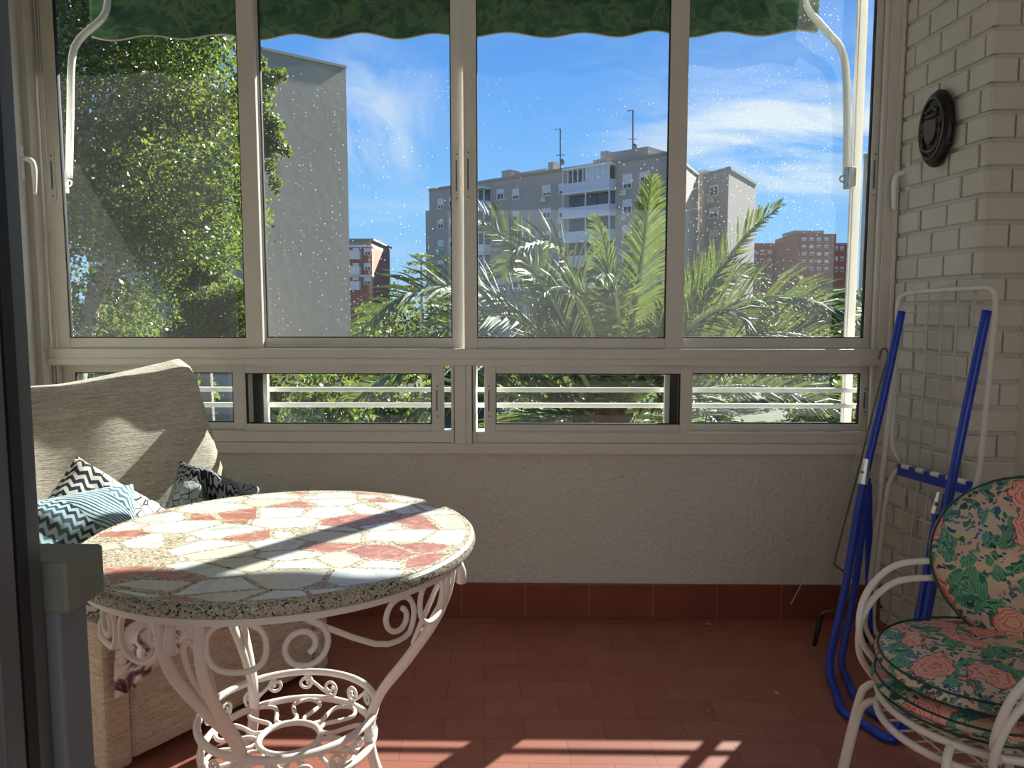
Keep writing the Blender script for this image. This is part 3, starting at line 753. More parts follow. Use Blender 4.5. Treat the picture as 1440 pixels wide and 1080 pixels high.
for i in range(nu):
    a = nv * (nu + 1) + i; Fc.append((a, a + 1, m + a + 1, m + a)); Fc.append((m + i, m + i + 1, i + 1, i))
for j in range(nv):
    a = j * (nu + 1); Fc.append((a, a + nu + 1, m + a + nu + 1, m + a)); a += nu; Fc.append((m + a, m + a + nu + 1, a + nu + 1, a))
q = MB(); q.add(V, Fc); q.build('back_cushion', M_sofa, sf, True)

def place(px, py, Y, rx, ry, rz): return T(PY(px, py, Y)) @ Euler((R(rx), R(ry), R(rz)), 'XYZ').to_matrix().to_4x4()
cushion('throw_pillow', 0.42, 0.40, 0.17, place(84, 785, 2.03, 42, -6, 30), M_pil1, wr=0.008, seed=1, label='pale blue striped ikat throw pillow at the near end of the sofa', cat='pillow')
cushion('throw_pillow', 0.36, 0.36, 0.13, place(136, 748, 2.27, 50, 36, 20), M_pil2, wr=0.012, seed=2, label='white throw pillow with zigzags and black triangle lines, leaning behind the blue striped one', cat='pillow')
cushion('throw_pillow', 0.30, 0.28, 0.20, place(293, 718, 2.70, 64, 24, 25), M_pil3, wr=0.045, seed=3, label='dark grey and white ikat pillow behind the far edge of the mosaic table', cat='pillow')
# throw hanging over seat front near the left
V = []; Fc = []; n1, n2 = 26, 30
for j in range(n2 + 1):
    for i in range(n1 + 1):
        s = i / n1; t = j / n2
        xx = 0.03 + 0.46 * s + 0.02 * math.sin(t * 5)
        L1 = 0.28
        if t < 0.55:
            y = 0.30 - t / 0.55 * 0.32; zc = 0.482 + 0.012 * math.sin(s * 14 + t * 5) + 0.01 * math.sin(s * 5 - t * 9)
        else:
            k = (t - 0.55) / 0.45; y = -0.035 - 0.012 * math.sin(s * 16) * min(1, k * 2); zc = 0.478 - k * (0.23 - 0.14 * s)
        V.append(MS @ Vector((xx, y - 0.004, zc + 0.012)))
for j in range(n2):
    for i in range(n1):
        a = j * (n1 + 1) + i; Fc.append((a, a + 1, a + n1 + 2, a + n1 + 1))
q = MB(); q.add(V, Fc); th = q.build('throw_blanket', M_blanket, None, True, label='crumpled white and plum throw hanging over the sofa front edge', cat='blanket')
sm = th.modifiers.new('thick', 'SOLIDIFY'); sm.thickness = 0.006; sm.offset = 1

# ------------------------------------------------------------------ clothes airer leaning on the brick pillar
ar = empty('clothes_airer', (1.3, 2.6, 0), label='folded clothes airer with blue legs and white wire racks leaning on the brick', cat='clothes airer')
def tubeP(name, pts, r, m, parent=ar, sm_=6, closed=False, **k):
    P = catmull(path(pts), sm_, closed) if sm_ else path(pts)
    return MB().tube(P, r, 10, closed).build(name, m, parent, True, **k)
# far leg, near leg and the U foot
def floorpt(px, py, z=0.014): return PZ(px, py, z)
foot = [floorpt(1176, 975), floorpt(1186, 1000), floorpt(1215, 1018), floorpt(1245, 1037), floorpt(1262, 1036), floorpt(1272, 1018)]
far_leg = path([(1268, 438, 2.93), (1243, 555, 2.90), (1217, 668, 2.86)])
P = far_leg[:2] + [PY(1212, 690, 2.85), PY(1188, 830, 2.78), PY(1167, 930, 2.70)] + foot + [PY(1300, 880, 2.38), PY(1342, 660, 2.42), PY(1388, 437, 2.46)]
MB().tube(catmull(P, 8), 0.0145, 12).build('outer_leg_frame', M_blue, ar, True)
foot2 = [floorpt(1192, 955), floorpt(1206, 985), floorpt(1240, 1010), floorpt(1262, 1018)]
P = [PY(1220, 672, 2.88), PY(1213, 740, 2.86), PY(1200, 840, 2.83), PY(1184, 925, 2.78)] + foot2 + [PY(1290, 880, 2.40), PY(1322, 700, 2.46)]
MB().tube(catmull(P, 8), 0.0130, 12).build('inner_leg_frame', M_blue, ar, True)
tubeP('short_leg', [(1221, 680, 2.89), (1222, 780, 2.90), (1222, 885, 2.90)], 0.0135, M_blue)
MB().tube(path([(1222, 884, 2.90), (1222, 902, 2.90)]), 0.015, 10).build('leg_cap', M_black, ar, True)
# clamps
for (a, b, Y) in (((1219, 645), (1213, 680), 2.855), ((1323, 692), (1317, 722), 2.44)):
    c0_, c1_ = PY(*a, Y), PY(*b, Y)
    q = MB().tube([c0_, c1_], [0.012, 0.019], 8); q.tube([c0_ + (c1_ - c0_) * 0.5 + Vector((-0.02, -0.01, 0)), c0_ + (c1_ - c0_) * 0.5 + Vector((0.03, 0.0, -0.01))], 0.006, 6)
    q.build('joint_clamp', M_chrome, ar)
# upper wing
UP = [(1262, 470, 2.99), (1262, 432, 2.99), (1268, 417, 2.98), (1284, 412, 2.94), (1330, 408, 2.75), (1380, 405, 2.57), (1395, 408, 2.53), (1400, 425, 2.52), (1396, 480, 2.52), (1387, 570, 2.52), (1378, 660, 2.52), (1368, 690, 2.52)]
tubeP('upper_wing_frame', UP, 0.0085, M_ironb)
tubeP('upper_wing_side', [(1262, 440, 2.99), (1259, 520, 2.99), (1256, 590, 2.98), (1256, 628, 2.98), (1266, 649, 2.96)], 0.0085, M_ironb)
hl, hr = PY(1265, 658, 2.96), PY(1364, 684, 2.52)
dh = (hr - hl).normalized(); up = Vector((0, 0, 1)); sd_ = dh.cross(up).normalized()
hb = MB(); hb.prism([hl + sd_ * 0.010 + up * 0.016, hl - sd_ * 0.010 + up * 0.016, hl - sd_ * 0.010 - up * 0.028, hl + sd_ * 0.010 - up * 0.028], hr - hl)
hbo = hb.build('hinge_bar', M_blue, ar, bevel=0.003)
ss = sd_ * (0.008 if sd_.x < 0 else -0.008)
for s in (0.14, 0.36, 0.58, 0.80, 0.93):
    c = hl + (hr - hl) * s + up * 0.012; MB().tube([c - dh * 0.022 + ss, c + dh * 0.022 + ss], 0.0095, 10).build('hinge_sleeve', M_whiteplastic, hbo, True)
# white outer legs behind
tubeP('rear_leg', [(1266, 445, 2.96), (1256, 540, 2.93), (1244, 640, 2.90), (1232, 745, 2.87), (1220, 850, 2.86), (1217, 880, 2.86), (1228, 905, 2.80)], 0.009, M_ironb)
tubeP('lower_wing_frame', [(1268, 656, 2.97), (1254, 672, 2.97), (1247, 700, 2.96), (1238, 770, 2.95), (1229, 850, 2.93), (1232, 890, 2.92), (1262, 905, 2.80), (1310, 915, 2.62), (1334, 905, 2.56), (1340, 870, 2.55), (1350, 790, 2.54), (1362, 700, 2.53)], 0.0085, M_ironb)
def lerp2(c, s, t):
    a = Vector(c[0]).lerp(Vector(c[1]), s); b = Vector(c[2]).lerp(Vector(c[3]), s); return a.lerp(b, t)
QU = [PY(1268, 413, 2.975), PY(1396, 408, 2.53), PY(1258, 645, 2.975), PY(1374, 688, 2.52)]
QL = [PY(1262, 662, 2.96), PY(1360, 700, 2.53), PY(1231, 885, 2.93), PY(1336, 905, 2.56)]
for Q, nm, nL, nC in ((QU, 'upper_rack_wire', 6, 8), (QL, 'lower_rack_wire', 6, 7)):
    for i in range(1, nL): MB().tube([lerp2(Q, i / nL, 0.0), lerp2(Q, i / nL, 1.0)], 0.0030, 6).build(nm, M_wire, ar, True)
    for j in range(1, nC + 1): MB().tube([lerp2(Q, 0.0, j / (nC + 1)), lerp2(Q, 1.0, j / (nC + 1))], 0.0022, 6).build('cross_wire', M_wire, ar, True)

# awning crank rod propped in the corner
ck = empty('awning_crank', PY(1160, 900, 2.95), label='thin grey crank rod with black grip propped beside the blue airer legs', cat='crank rod')
rod = path([(1236, 505, 3.12), (1240, 492, 3.12), (1247, 492, 3.12), (1248, 505, 3.12), (1240, 530, 3.12), (1225, 590, 3.10), (1205, 670, 3.06), (1186, 740, 3.02), (1174, 788, 3.0), (1175, 795, 2.99), (1190, 806, 2.97), (1200, 815, 2.95), (1190, 845, 2.93), (1176, 857, 2.90), (1160, 860, 2.90), (1154, 866, 2.90)])
MB().tube(catmull(rod, 4), 0.0042, 8).build('rod', M_rod, ck, True)
MB().tube(path([(1155, 864, 2.90), (1150, 885, 2.89), (1145, 908, 2.88)]), [0.009, 0.0095, 0.0085], 10).build('grip', M_black, ck, True)
s2 = MB().tube(catmull(path([(1243, 500, 3.14), (1215, 610, 3.12), (1180, 700, 3.10), (1150, 775, 3.08), (1112, 850, 3.02)]), 6), 0.0016, 6)
tag(s2.build('pull_cord', M_wire, None, True), 'thin pale cord slanting down the stucco to the left of the crank rod', 'cord')

# ------------------------------------------------------------------ bronze crest on the brick
c = PY(1320, 181, 2.93); 
fc = A + u * ((c - A).dot(u)); s_ = (c - A).dot(u)
C0 = Vector((A.x + u.x * s_, A.y + u.y * s_, c.z)) + nrm * 0.010
# local frame: x along wall (toward window), y up, z out of the wall
MW = Matrix((( -u.x, 0, nrm.x, C0.x), (-u.y, 0, nrm.y, C0.y), (0, 1, 0, C0.z), (0, 0, 0, 1)))
pq = empty('wall_plaque', C0, label='dark oval bronze crest hung on the white painted brick', cat='wall plaque')
M3 = MW.to_3x3()
ex, ey = 0.088, 0.138
MB().lathe([(0.93, 0), (1.0, 0.008), (1.0, 0.018), (0.92, 0.032), (0.80, 0.036)], C0, 48, M=M3 @ Matrix.Diagonal((ex, ey, 1))).build('backing_board', M_bronze, pq, True)
q = MB().tube([MW @ Vector((0.78 * ex * math.cos(a), 0.78 * ey * math.sin(a), 0.038)) for a in [2 * math.pi * i / 48 for i in range(48)]], 0.005, 8, True)
q.build('rim', M_bronze2, pq, True)
cr = MB()
sh = [(-0.035, 0.035), (0.035, 0.035), (0.036, -0.01), (0.022, -0.04), (0, -0.055), (-0.022, -0.04), (-0.036, -0.01)]
cr.prism([MW @ Vector((x, y - 0.005, 0.032)) for x, y in sh], M3 @ Vector((0, 0, 0.014)))
cr.build('shield', M_bronze2, pq, bevel=0.002)
cr = MB()
for i in range(5): cr.sphere(MW @ Vector((-0.028 + 0.014 * i, 0.062 + 0.010 * math.sin(math.pi * i / 4), 0.040)), 0.008, 8)
cr.tube([MW @ Vector((-0.032, 0.045, 0.040)), MW @ Vector((0.032, 0.045, 0.040))], 0.006, 8); cr.build('crown', M_bronze2, pq, True)
for s in (-1, 1):
    cr = MB()
    for j in range(3):
        pl = spiral(s * (0.050), 0.02 - j * 0.035, 0.004, 0.013, 0, R(400), 12); cr.tube([MW @ Vector((x, y, 0.040)) for x, y in pl], 0.003, 6)
    cr.tube([MW @ Vector((s * 0.05, 0.03, 0.040)), MW @ Vector((s * 0.05, -0.06, 0.040))], 0.003, 6)
    cr.build('scrollwork', M_bronze2, pq, True)
pl = [(-0.052, -0.055), (-0.03, -0.075), (0, -0.082), (0.03, -0.075), (0.052, -0.055)]
MB().tube(catmull([MW @ Vector((x, y, 0.040)) for x, y in pl], 5), 0.006, 8).build('ribbon', M_bronze2, pq, True)
for (x, y) in ((-0.86, 0.5), (-1.0, 0.02), (-0.88, -0.48), (0.88, 0.46), (0.9, -0.42)): MB().sphere(MW @ Vector((x * ex, y * ey, 0.012)), 0.009, 8).build('stud', M_bronze, pq, True)

# ------------------------------------------------------------------ garden chairs (two, stacked) with floral cushions
CHF = Vector((-0.985, -0.12, 0)).normalized(); CHL = Vector((-CHF.y, CHF.x, 0))   # facing, left-hand side
CC = Vector((1.05, 1.72, 0))
if CHL.y < 0: CHL = -CHL       # CHL points toward the window
def chair(lift, label):
    H_ = -0.05
    e = empty('garden_chair', CC + Vector((0, 0, lift)), label=label, cat='chair', group='stacked white garden chairs')
    Lp = lambda f, s, zz: CC + CHF * f + CHL * s + Vector((0, 0, zz + lift - (0.05 if zz > 0.1 else 0)))
    ring = [Lp(0.215 * math.cos(a), 0.225 * math.sin(a), 0.40) for a in [2 * math.pi * i / 40 for i in range(40)]]
    sr = MB().tube(ring, 0.009, 10, True).build('seat_ring', M_iron, e, True)
    g = MB()
    for i in range(-4, 5):
        y = i * 0.046; x = math.sqrt(max(0, 0.215 ** 2 - y * y)); g.tube([Lp(-x, y, 0.398), Lp(x, y, 0.398)], 0.0028, 6)
    for i in range(-3, 4):
        x = i * 0.055; y = math.sqrt(max(0, 0.22 ** 2 - x * x)); g.tube([Lp(x, -y, 0.402), Lp(x, y, 0.402)], 0.0028, 6)
    g.build('seat_grille', M_iron, e, True)
    for s in (-1, 1):
        # armrest: hoop that rises from the front leg and sweeps back to the back frame
        pts = [Lp(0.12, s * 0.205, 0.40), Lp(0.16, s * 0.24, 0.47), Lp(0.14, s * 0.26, 0.57), Lp(0.06, s * 0.265, 0.645), Lp(-0.06, s * 0.25, 0.66), Lp(-0.15, s * 0.235, 0.655), Lp(-0.21, s * 0.21, 0.65)]
        MB().tube(catmull(pts, 8), 0.0085, 10).build('armrest', M_iron, e, True)
        MB().tube(catmull([Lp(0.165, s * 0.13, 0.40), Lp(0.19, s * 0.15, 0.385), Lp(0.205, s * 0.165, 0.33), Lp(0.235, s * 0.20, 0.0 - lift + (0.009 if not lift else 0.06))], 6), 0.009, 10).build('leg', M_iron, e, True)
        MB().tube(catmull([Lp(-0.165, s * 0.13, 0.40), Lp(-0.185, s * 0.15, 0.385), Lp(-0.20, s * 0.165, 0.33), Lp(-0.25, s * 0.20, 0.0 - lift + (0.009 if not lift else 0.06))], 6), 0.009, 10).build('leg', M_iron, e, True)
    bk = [Lp(-0.19, 0.12, 0.40), Lp(-0.215, 0.20, 0.55), Lp(-0.235, 0.215, 0.70), Lp(-0.26, 0.15, 0.84), Lp(-0.27, 0, 0.89), Lp(-0.26, -0.15, 0.84), Lp(-0.235, -0.215, 0.70), Lp(-0.215, -0.20, 0.55), Lp(-0.19, -0.12, 0.40)]
    MB().tube(catmull(bk, 8), 0.009, 10).build('back_hoop', M_iron, e, True)
    MB().tube(catmull([Lp(0.10, -0.19, 0.36), Lp(0.0, 0, 0.33), Lp(0.10, 0.19, 0.36)], 6), 0.005, 8).build('stretcher', M_iron, e, True)
    return e
chair(0.0, 'white iron garden armchair at the bottom of the stack, under the floral cushions')
chair(0.045, 'white iron garden armchair stacked on top of the other, under the floral cushions')
def rcush(name, M, r1, r2, th, m, label, seed=1, dome=0.55):
    V = []; Fc = []; nr, ns = 14, 48
    rnd = random.Random(seed); ph = [rnd.uniform(0, 6) for _ in range(6)]
    for s in (1, -1):
        for i in range(nr + 1):
            t = i / nr
            for k in range(ns):
                a = 2 * math.pi * k / ns
                h = (1 - t ** 5) ** 0.5 * (1 - 0.25 * t * t)
                wv = 0.006 * math.sin(3 * a + ph[0]) * t + 0.005 * math.sin(7 * a + ph[1] + 6 * t) * t * (1 - t)
                tt = t
                V.append(M @ Vector((r1 * tt * math.cos(a), r2 * tt * math.sin(a), s * th / 2 * h + wv)))
    st = (nr + 1) * ns
    for i in range(nr):
        for k in range(ns):
            k2 = (k + 1) % ns; a = i * ns
            Fc.append((a + k, a + k2, a + ns + k2, a + ns + k)); Fc.append((st + a + ns + k, st + a + ns + k2, st + a + k2, st + a + k))
    e = empty(name, M.translation, label=label, cat='cushion')
    e.rotation_euler = M.to_euler()
    q = MB(); q.add(V, Fc); o = q.build('cover', m, e, True)
    bm = bmesh.new(); bm.from_mesh(o.data); bmesh.ops.remove_doubles(bm, verts=bm.verts, dist=1e-5); bm.to_mesh(o.data); bm.free()
    o.data.polygons.foreach_set('use_smooth', [True] * len(o.data.polygons))
    pp = MB()
    for s in (1, -1):
        pp.tube([M @ Vector((r1 * 0.965 * math.cos(a), r2 * 0.965 * math.sin(a), s * th / 2 * 0.42)) for a in [2 * math.pi * i / 60 for i in range(60)]], 0.0026, 6, True)
    pp.build('piping', M_piping, e, True)
    return e
def fm(loc, zax, xax):
    zax = Vector(zax).normalized(); xax = Vector(xax); xax = (xax - zax * xax.dot(zax)).normalized(); yax = zax.cross(xax)
    return Matrix(((xax.x, yax.x, zax.x, loc[0]), (xax.y, yax.y, zax.y, loc[1]), (xax.z, yax.z, zax.z, loc[2]), (0, 0, 0, 1)))
rcush('seat_cushion', fm(CC + Vector((0, 0, 0.436)) + CHF * 0.01, (0, 0, 1), CHF), 0.225, 0.23, 0.062, M_flor3, 'rose floral seat cushion, the lower of the two on the stacked chairs', 2)
rcush('seat_cushion', fm(CC + Vector((0, 0, 0.500)) + CHF * 0.0, CHF * 0.05 + Vector((0.0, 0, 1)), CHF), 0.228, 0.235, 0.066, M_flor2, 'blue-green floral seat cushion, the upper of the two on the stacked chairs', 5)
bz = Vector((-0.75, -0.62, 0.22)); bx = Vector((-0.62, 0.75, 0))
rcush('back_cushion', fm(Vector((1.215, 1.80, 0.70)), bz, bx), 0.25, 0.215, 0.075, M_flor1, 'large oval floral cushion standing against the chair back', 8)

# dry leaves on the floor
M_dry = mat('dry_leaf', lin(176, 140, 96), 0.8)
for i, (px, py, wh) in enumerate(((997, 878, 'just below the skirting at the back'), (996, 1000, 'mid-floor, right of the middle'), (1046, 1034, 'by the far edge of the sun stripe'), (785, 868, 'against the skirting behind the table'), (1092, 975, 'in front of the crank grip'))):
    p = PZ(px, py, 0.002); a = i * 1.3
    V = [p + Vector((math.cos(a) * 0.016, math.sin(a) * 0.016, 0.001)), p + Vector((-math.sin(a) * 0.006, math.cos(a) * 0.006, 0.007)), p + Vector((-math.cos(a) * 0.014, -math.sin(a) * 0.014, 0.004)), p + Vector((math.sin(a) * 0.006, -math.cos(a) * 0.006, 0.0)), p + Vector((0, 0, 0.005))]
    q = MB(); q.add(V, [(0, 1, 4), (1, 2, 4), (2, 3, 4), (3, 0, 4)]); o = q.build('dry_leaf', M_dry, None, origin=p)
    sm = o.modifiers.new('t', 'SOLIDIFY'); sm.thickness = 0.001
    tag(o, 'small dry leaf on the terracotta floor ' + wh, 'leaf', 'dry leaves on the floor')

# ------------------------------------------------------------------ outdoors
GZ = -8.0
def ground():
    MB().box((-250, 3.4, GZ - 0.3), (300, 420, GZ)).build('street_ground', M_grass, kind='structure')
    MB().box((-60, 42, GZ), (120, 62, GZ + 0.03)).build('parking_ground', M_asphalt, kind='structure')
ground()
MB().box((-3.5, 3.36, GZ), (3.2, 3.7, -0.35)).build('exterior_wall', M_conc3, kind='structure')

class Facade:
    """vertical plane through two points given in pixels at their distances, top at common height"""
    def __init__(s, pxl, Yl, pxr, Yr, ytop_px, ytop_at):
        a = PY(pxl, 437, Yl); b = PY(pxr, 437, Yr)
        s.A = Vector((a.x, a.y, 0)); s.B = Vector((b.x, b.y, 0))
        s.U = (s.B - s.A).normalized(); s.N = Vector((s.U.y, -s.U.x, 0)); s.L = (s.B - s.A).length
        Y = Yl if ytop_at == 'l' else Yr
        s.top = PY(pxl if ytop_at == 'l' else pxr, ytop_px, Y).z
    def uz(s, px, py):
        d = ray(px, py); k = (s.A - Vector((EYE.x, EYE.y, 0))).dot(s.N) / Vector((d.x, d.y, 0)).dot(s.N)
        p = EYE + d * k; return (Vector((p.x, p.y, 0)) - s.A).dot(s.U), p.z
    def P(s, uu, zz, out=0.0): return s.A + s.U * uu + s.N * out + Vector((0, 0, zz))
    def slab(s, mb, u0, u1, z0, z1, o0, o1):
        mb.prism([s.P(u0, z0, o0), s.P(u1, z0, o0), s.P(u1, z1, o0), s.P(u0, z1, o0)], s.N * (o1 - o0)); return mb
def fwin(f, parent, px0, py0, px1, py1, shut=0.5, ac=False):
    u0, z1 = f.uz(px0, py0); u1, z0 = f.uz(px1, py1)
    if z1 < z0: z0, z1 = z1, z0
    t = (u1 - u0) * 0.08 + 0.03
    m = MB(); f.slab(m, u0, u1, z0, z0 + t, -0.02, 0.09); f.slab(m, u0, u1, z1 - t, z1, -0.02, 0.09); f.slab(m, u0, u0 + t, z0, z1, -0.02, 0.08); f.slab(m, u1 - t, u1, z0, z1, -0.02, 0.08)
    f.slab(m, (u0 + u1) / 2 - t * 0.3, (u0 + u1) / 2 + t * 0.3, z0, z1, -0.02, 0.06)
    w_ = m.build('window', M_slab, parent)
    f.slab(MB(), u0 + t, u1 - t, z0 + t, z1 - t, 0.0, 0.03).build('pane', M_pane, w_)
    if shut > 0.02: f.slab(MB(), u0 + t, u1 - t, z1 - t - (z1 - z0 - 2 * t) * shut, z1 - t, 0.031, 0.07).build('shutter', M_shutter, w_)
    if ac:
        ww = (u1 - u0) * 0.5; f.slab(MB(), u0, u0 + ww, z0 - 0.75, z0 - 0.12, 0.0, 0.4).build('air_conditioner', M_ac, parent)

# tall blank grey block at the left
b1 = Facade(378, 34.0, 493, 38.0, 70, 'l')
PL = PY(332, 437, 38.0)
tb1 = empty('apartment_building', b1.A + Vector((0, 0, GZ)), label='tall blank grey block with a sloping roof line beside the leafy tree', cat='building')
topR = b1.uz(491, 98)[1]
dl = Vector((PL.x, PL.y, 0)) 
back = b1.N * -14
q = MB()
A0, B0 = b1.A, b1.B
def up_(p, zz): return Vector((p.x, p.y, zz))
poly = [dl, A0, B0, B0 + back, dl + back]
tops = [b1.top - 0.4, b1.top, topR, topR, b1.top - 0.4]
nP = len(poly)
q.add([up_(p, GZ) for p in poly] + [up_(p, t_) for p, t_ in zip(poly, tops)], [tuple(range(nP))[::-1], tuple(range(nP, 2 * nP))] + [(i, (i + 1) % nP, nP + (i + 1) % nP, nP + i) for i in range(nP)])
q.build('wall', M_conc, tb1)
q = MB(); e1 = 0.12
q.prism([up_(A0, b1.top) + b1.N * 0.06, up_(B0, topR) + b1.N * 0.06, up_(B0, topR + e1) + b1.N * 0.06, up_(A0, b1.top + e1) + b1.N * 0.06], -b1.N * 0.3); q.build('roof_coping', M_coping, tb1)
# lower block in front, left
lb = Facade(318, 29.0, 388, 30.5, 372, 'l')
tb1b = empty('low_building', lb.A + Vector((0, 0, GZ)), label='low grey wing partly hidden behind the pine and leafy tree', cat='building')
q = MB(); lb.slab(q, 0, lb.L * 0.35, GZ, lb.uz(330, 372)[1], -2.5, 0); q.build('wall', M_conc3, tb1b)
q = MB(); lb.slab(q, -0.1, lb.L * 0.35 + 0.1, lb.uz(330, 372)[1], lb.uz(330, 372)[1] + 0.15, -2.6, 0.1); q.build('roof', M_coping, tb1b)

# small brick house between
sb = Facade(470, 90, 524, 90, 337, 'r')
t2 = empty('brick_house', sb.A + Vector((0, 0, GZ)), label='small red brick block with an orange gable between the two grey buildings', cat='building')
zt2_ = sb.top
q = MB(); sb.slab(q, 0, sb.L, GZ, zt2_ - 0.9, -12, 0); q.build('wall', M_redbrick, t2)
rs = Facade(524, 90, 541, 101, 337, 'l')
q = MB(); rs.slab(q, 0, rs.L, GZ, zt2_ - 1.6, -0.4, 0.05)
q.prism([rs.P(0, zt2_ - 1.6, -0.3), rs.P(rs.L, zt2_ - 1.6, -0.3), rs.P(rs.L * 0.9, zt2_ - 0.7, -0.3), rs.P(rs.L * 0.35, zt2_, -0.3), rs.P(0, zt2_ - 0.1, -0.3)], rs.N * 0.3); q.build('gable', M_orange, t2)
q = MB(); sb.slab(q, 0, sb.L, zt2_ - 0.9, zt2_ - 0.1, -12, 0.0); sb.slab(q, 0, sb.L + 0.3, zt2_ - 0.1, zt2_ + 0.1, -12, 0.3); q.build('roof', M_coping, t2)
q = MB()
for yy in (346, 388):
    zq = sb.uz(500, yy)[1]; sb.slab(q, 0, sb.L + 0.05, zq - 0.12, zq + 0.12, 0.0, 0.15); rs.slab(q, 0, rs.L, zq - 0.12, zq + 0.12, 0.0, 0.12)
q.build('white_band', M_slab, t2)
for yy in (349, 370, 390): fwin(sb, t2, 512, yy, 522, yy + 10, 0.6); fwin(sb, t2, 496, yy, 505, yy + 10, 0.4)
for yy in (359, 381, 402):
    u0, zq = sb.uz(494, yy); u1, _ = sb.uz(508, yy); sb.slab(MB(), u0, u1, zq - 0.5, zq + 0.5, 0.0, 1.0).build('balcony', M_slab, t2)

# long grey apartment block
lbk = Facade(605, 113, 940, 87, 217, 'r')
t3 = empty('apartment_building', lbk.A + Vector((0, 0, GZ)), label='long taupe apartment block with white balconies behind the palm', cat='building')
ztop = lbk.top
rb = Facade(940, 87, 978, 101, 217, 'l')
q = MB()
q.prism([up_(lbk.A, GZ), up_(lbk.B, GZ), up_(rb.B, GZ), up_(rb.B - lbk.U * lbk.L, GZ)], (0, 0, ztop - GZ)); q.build('wall', M_conc2, t3)
q = MB(); lbk.slab(q, 0, lbk.L, ztop, ztop + 0.35, -0.3, 0.12); rb.slab(q, 0, rb.L, ztop, ztop + 0.35, -0.3, 0.12); q.build('roof_coping', M_coping, t3)
q = MB(); la0, zl = lbk.uz(594, 296); lbk.slab(q, la0, 0, GZ, zl, -12, -0.6); q.build('end_wing', M_conc3, t3)
# rooftop structures
def roofbox(pxa, pxb, ytop, o0, o1, m=M_conc3, nm='roof_hut'):
    ua, _ = lbk.uz(pxa, 240); ub, _ = lbk.uz(pxb, 240)
    Fz = lbk.uz(pxa, ytop)[1]; q = MB(); lbk.slab(q, ua, ub, ztop - 0.2, max(Fz, ztop + 0.6), o0, o1); q.build(nm, m, t3)
roofbox(704, 716, 240, -2.2, -0.2); roofbox(716, 755, 240, -6, -2.0, M_conc2); roofbox(768, 775, 228, -1.6, -0.4, M_conc3, 'chimney')
roofbox(828, 838, 224, -2, -0.8, M_conc2); roofbox(840, 848, 212, -1.8, -0.6, M_conc3, 'chimney'); roofbox(853, 905, 213, -7, -0.8, M_conc2)
roofbox(790, 806, 234, -3.0, -2.5, M_coping)
# block to the right of it
r2 = Facade(985, 101, 1020, 96, 238, 'r'); r3 = Facade(1020, 96, 1058, 108, 238, 'l')
q = MB(); q.prism([up_(r2.A, GZ), up_(r2.B, GZ), up_(r3.B, GZ), up_(r3.B - r2.U * r2.L * 1.3, GZ)], (0, 0, r2.top - GZ)); q.build('right_wing', M_conc2, t3)
q = MB(); r2.slab(q, 0, r2.L, r2.top, r2.top + 0.3, -0.3, 0.1); r3.slab(q, 0, r3.L, r3.top, r3.top + 0.3, -0.3, 0.1); q.build('roof_coping', M_coping, t3)
ms = Facade(976, 102, 986, 101, 241, 'l'); q = MB(); ms.slab(q, 0, ms.L, GZ, ms.top, -6, 0); q.build('link_block', M_conc3, t3)
fl = [0, 28.5, 57, 85.5, 114]
def row(px, w_, y0, h_, skip=(), ac=(), shut=0.5):
    for i, dy in enumerate(fl):
        if i in skip: continue
        k = 1 + (px - 605) / 335 * 0.30
        yy = y0 + dy * k
        if yy > 400: continue
        fwin(lbk, t3, px, yy, px + w_, yy + h_, [0.3, 0.7, 0.5, 0.8, 0.4][(i + int(px)) % 5], i in ac)
row(616, 8, 280, 13, ac=(2,)); row(632, 8, 277, 13); row(699, 10, 267, 14); row(721, 9.5, 266, 14); row(763, 12, 261, 14, ac=(0, 2)); row(786, 10, 259, 14, ac=(1,))
row(876, 13, 246, 19, ac=(0, 1, 2)); row(900, 14, 243, 19, ac=(0, 1))
for (pxa, pxb, yo, glaz) in ((800, 866, 240, True), (672, 690, 266, False)):
    for i in range(5):
        k = 1 + (pxa - 605) / 335 * 0.30; y0 = yo + 28.5 * k * i
        if y0 > 395: continue
        u0, _ = lbk.uz(pxa, y0); u1, _ = lbk.uz(pxb, y0); za = lbk.uz(pxa, y0 + 3)[1]; zm = lbk.uz(pxa, y0 + 20 * k * 0.9)[1]; zb_ = lbk.uz(pxa, y0 + 30 * k * 0.93)[1]
        bp = lbk.slab(MB(), u0, u1, zb_, zm, 0.0, 1.3).build('balcony', M_bluepanel if glaz else M_slab, t3)
        lbk.slab(MB(), u0 + 0.1, u1 - 0.1, zm, za, 0.0, 0.06).build('balcony_opening', M_pane, bp)
        q = MB(); lbk.slab(q, u0, u1, za, za + 0.3, 0.0, 1.3)
        n_ = 9 if (glaz and i == 0) else 2
        for j in range(n_ + 1):
            uu = u0 + (u1 - u0 - 0.12) * j / n_; lbk.slab(q, uu, uu + 0.12, zm, za, 1.15, 1.3)
        q.build('balcony_frame', M_slab, bp)
        if glaz and i == 0: lbk.slab(MB(), u0 + (u1 - u0) * 0.48, u1 - 0.1, zm, za, 1.0, 1.18).build('balcony_blind', M_bluepanel, bp)
        if not glaz and i == 0: lbk.slab(MB(), u0, u1, zm + 1.3, za, 1.3, 1.5).build('balcony_awning', M_greencanvas, bp)
for i in range(5):
    yy = 262 + 31 * i
    if yy < 410: fwin(r2, t3, 998, yy, 1010, yy + 13, [0.1, 0.6, 0.8, 0.5, 0.7][i], i == 0)
    yy2 = 254 + 30 * i
    if yy2 < 400: fwin(ms, t3, 977.5, yy2, 984, yy2 + 18, 0.7)
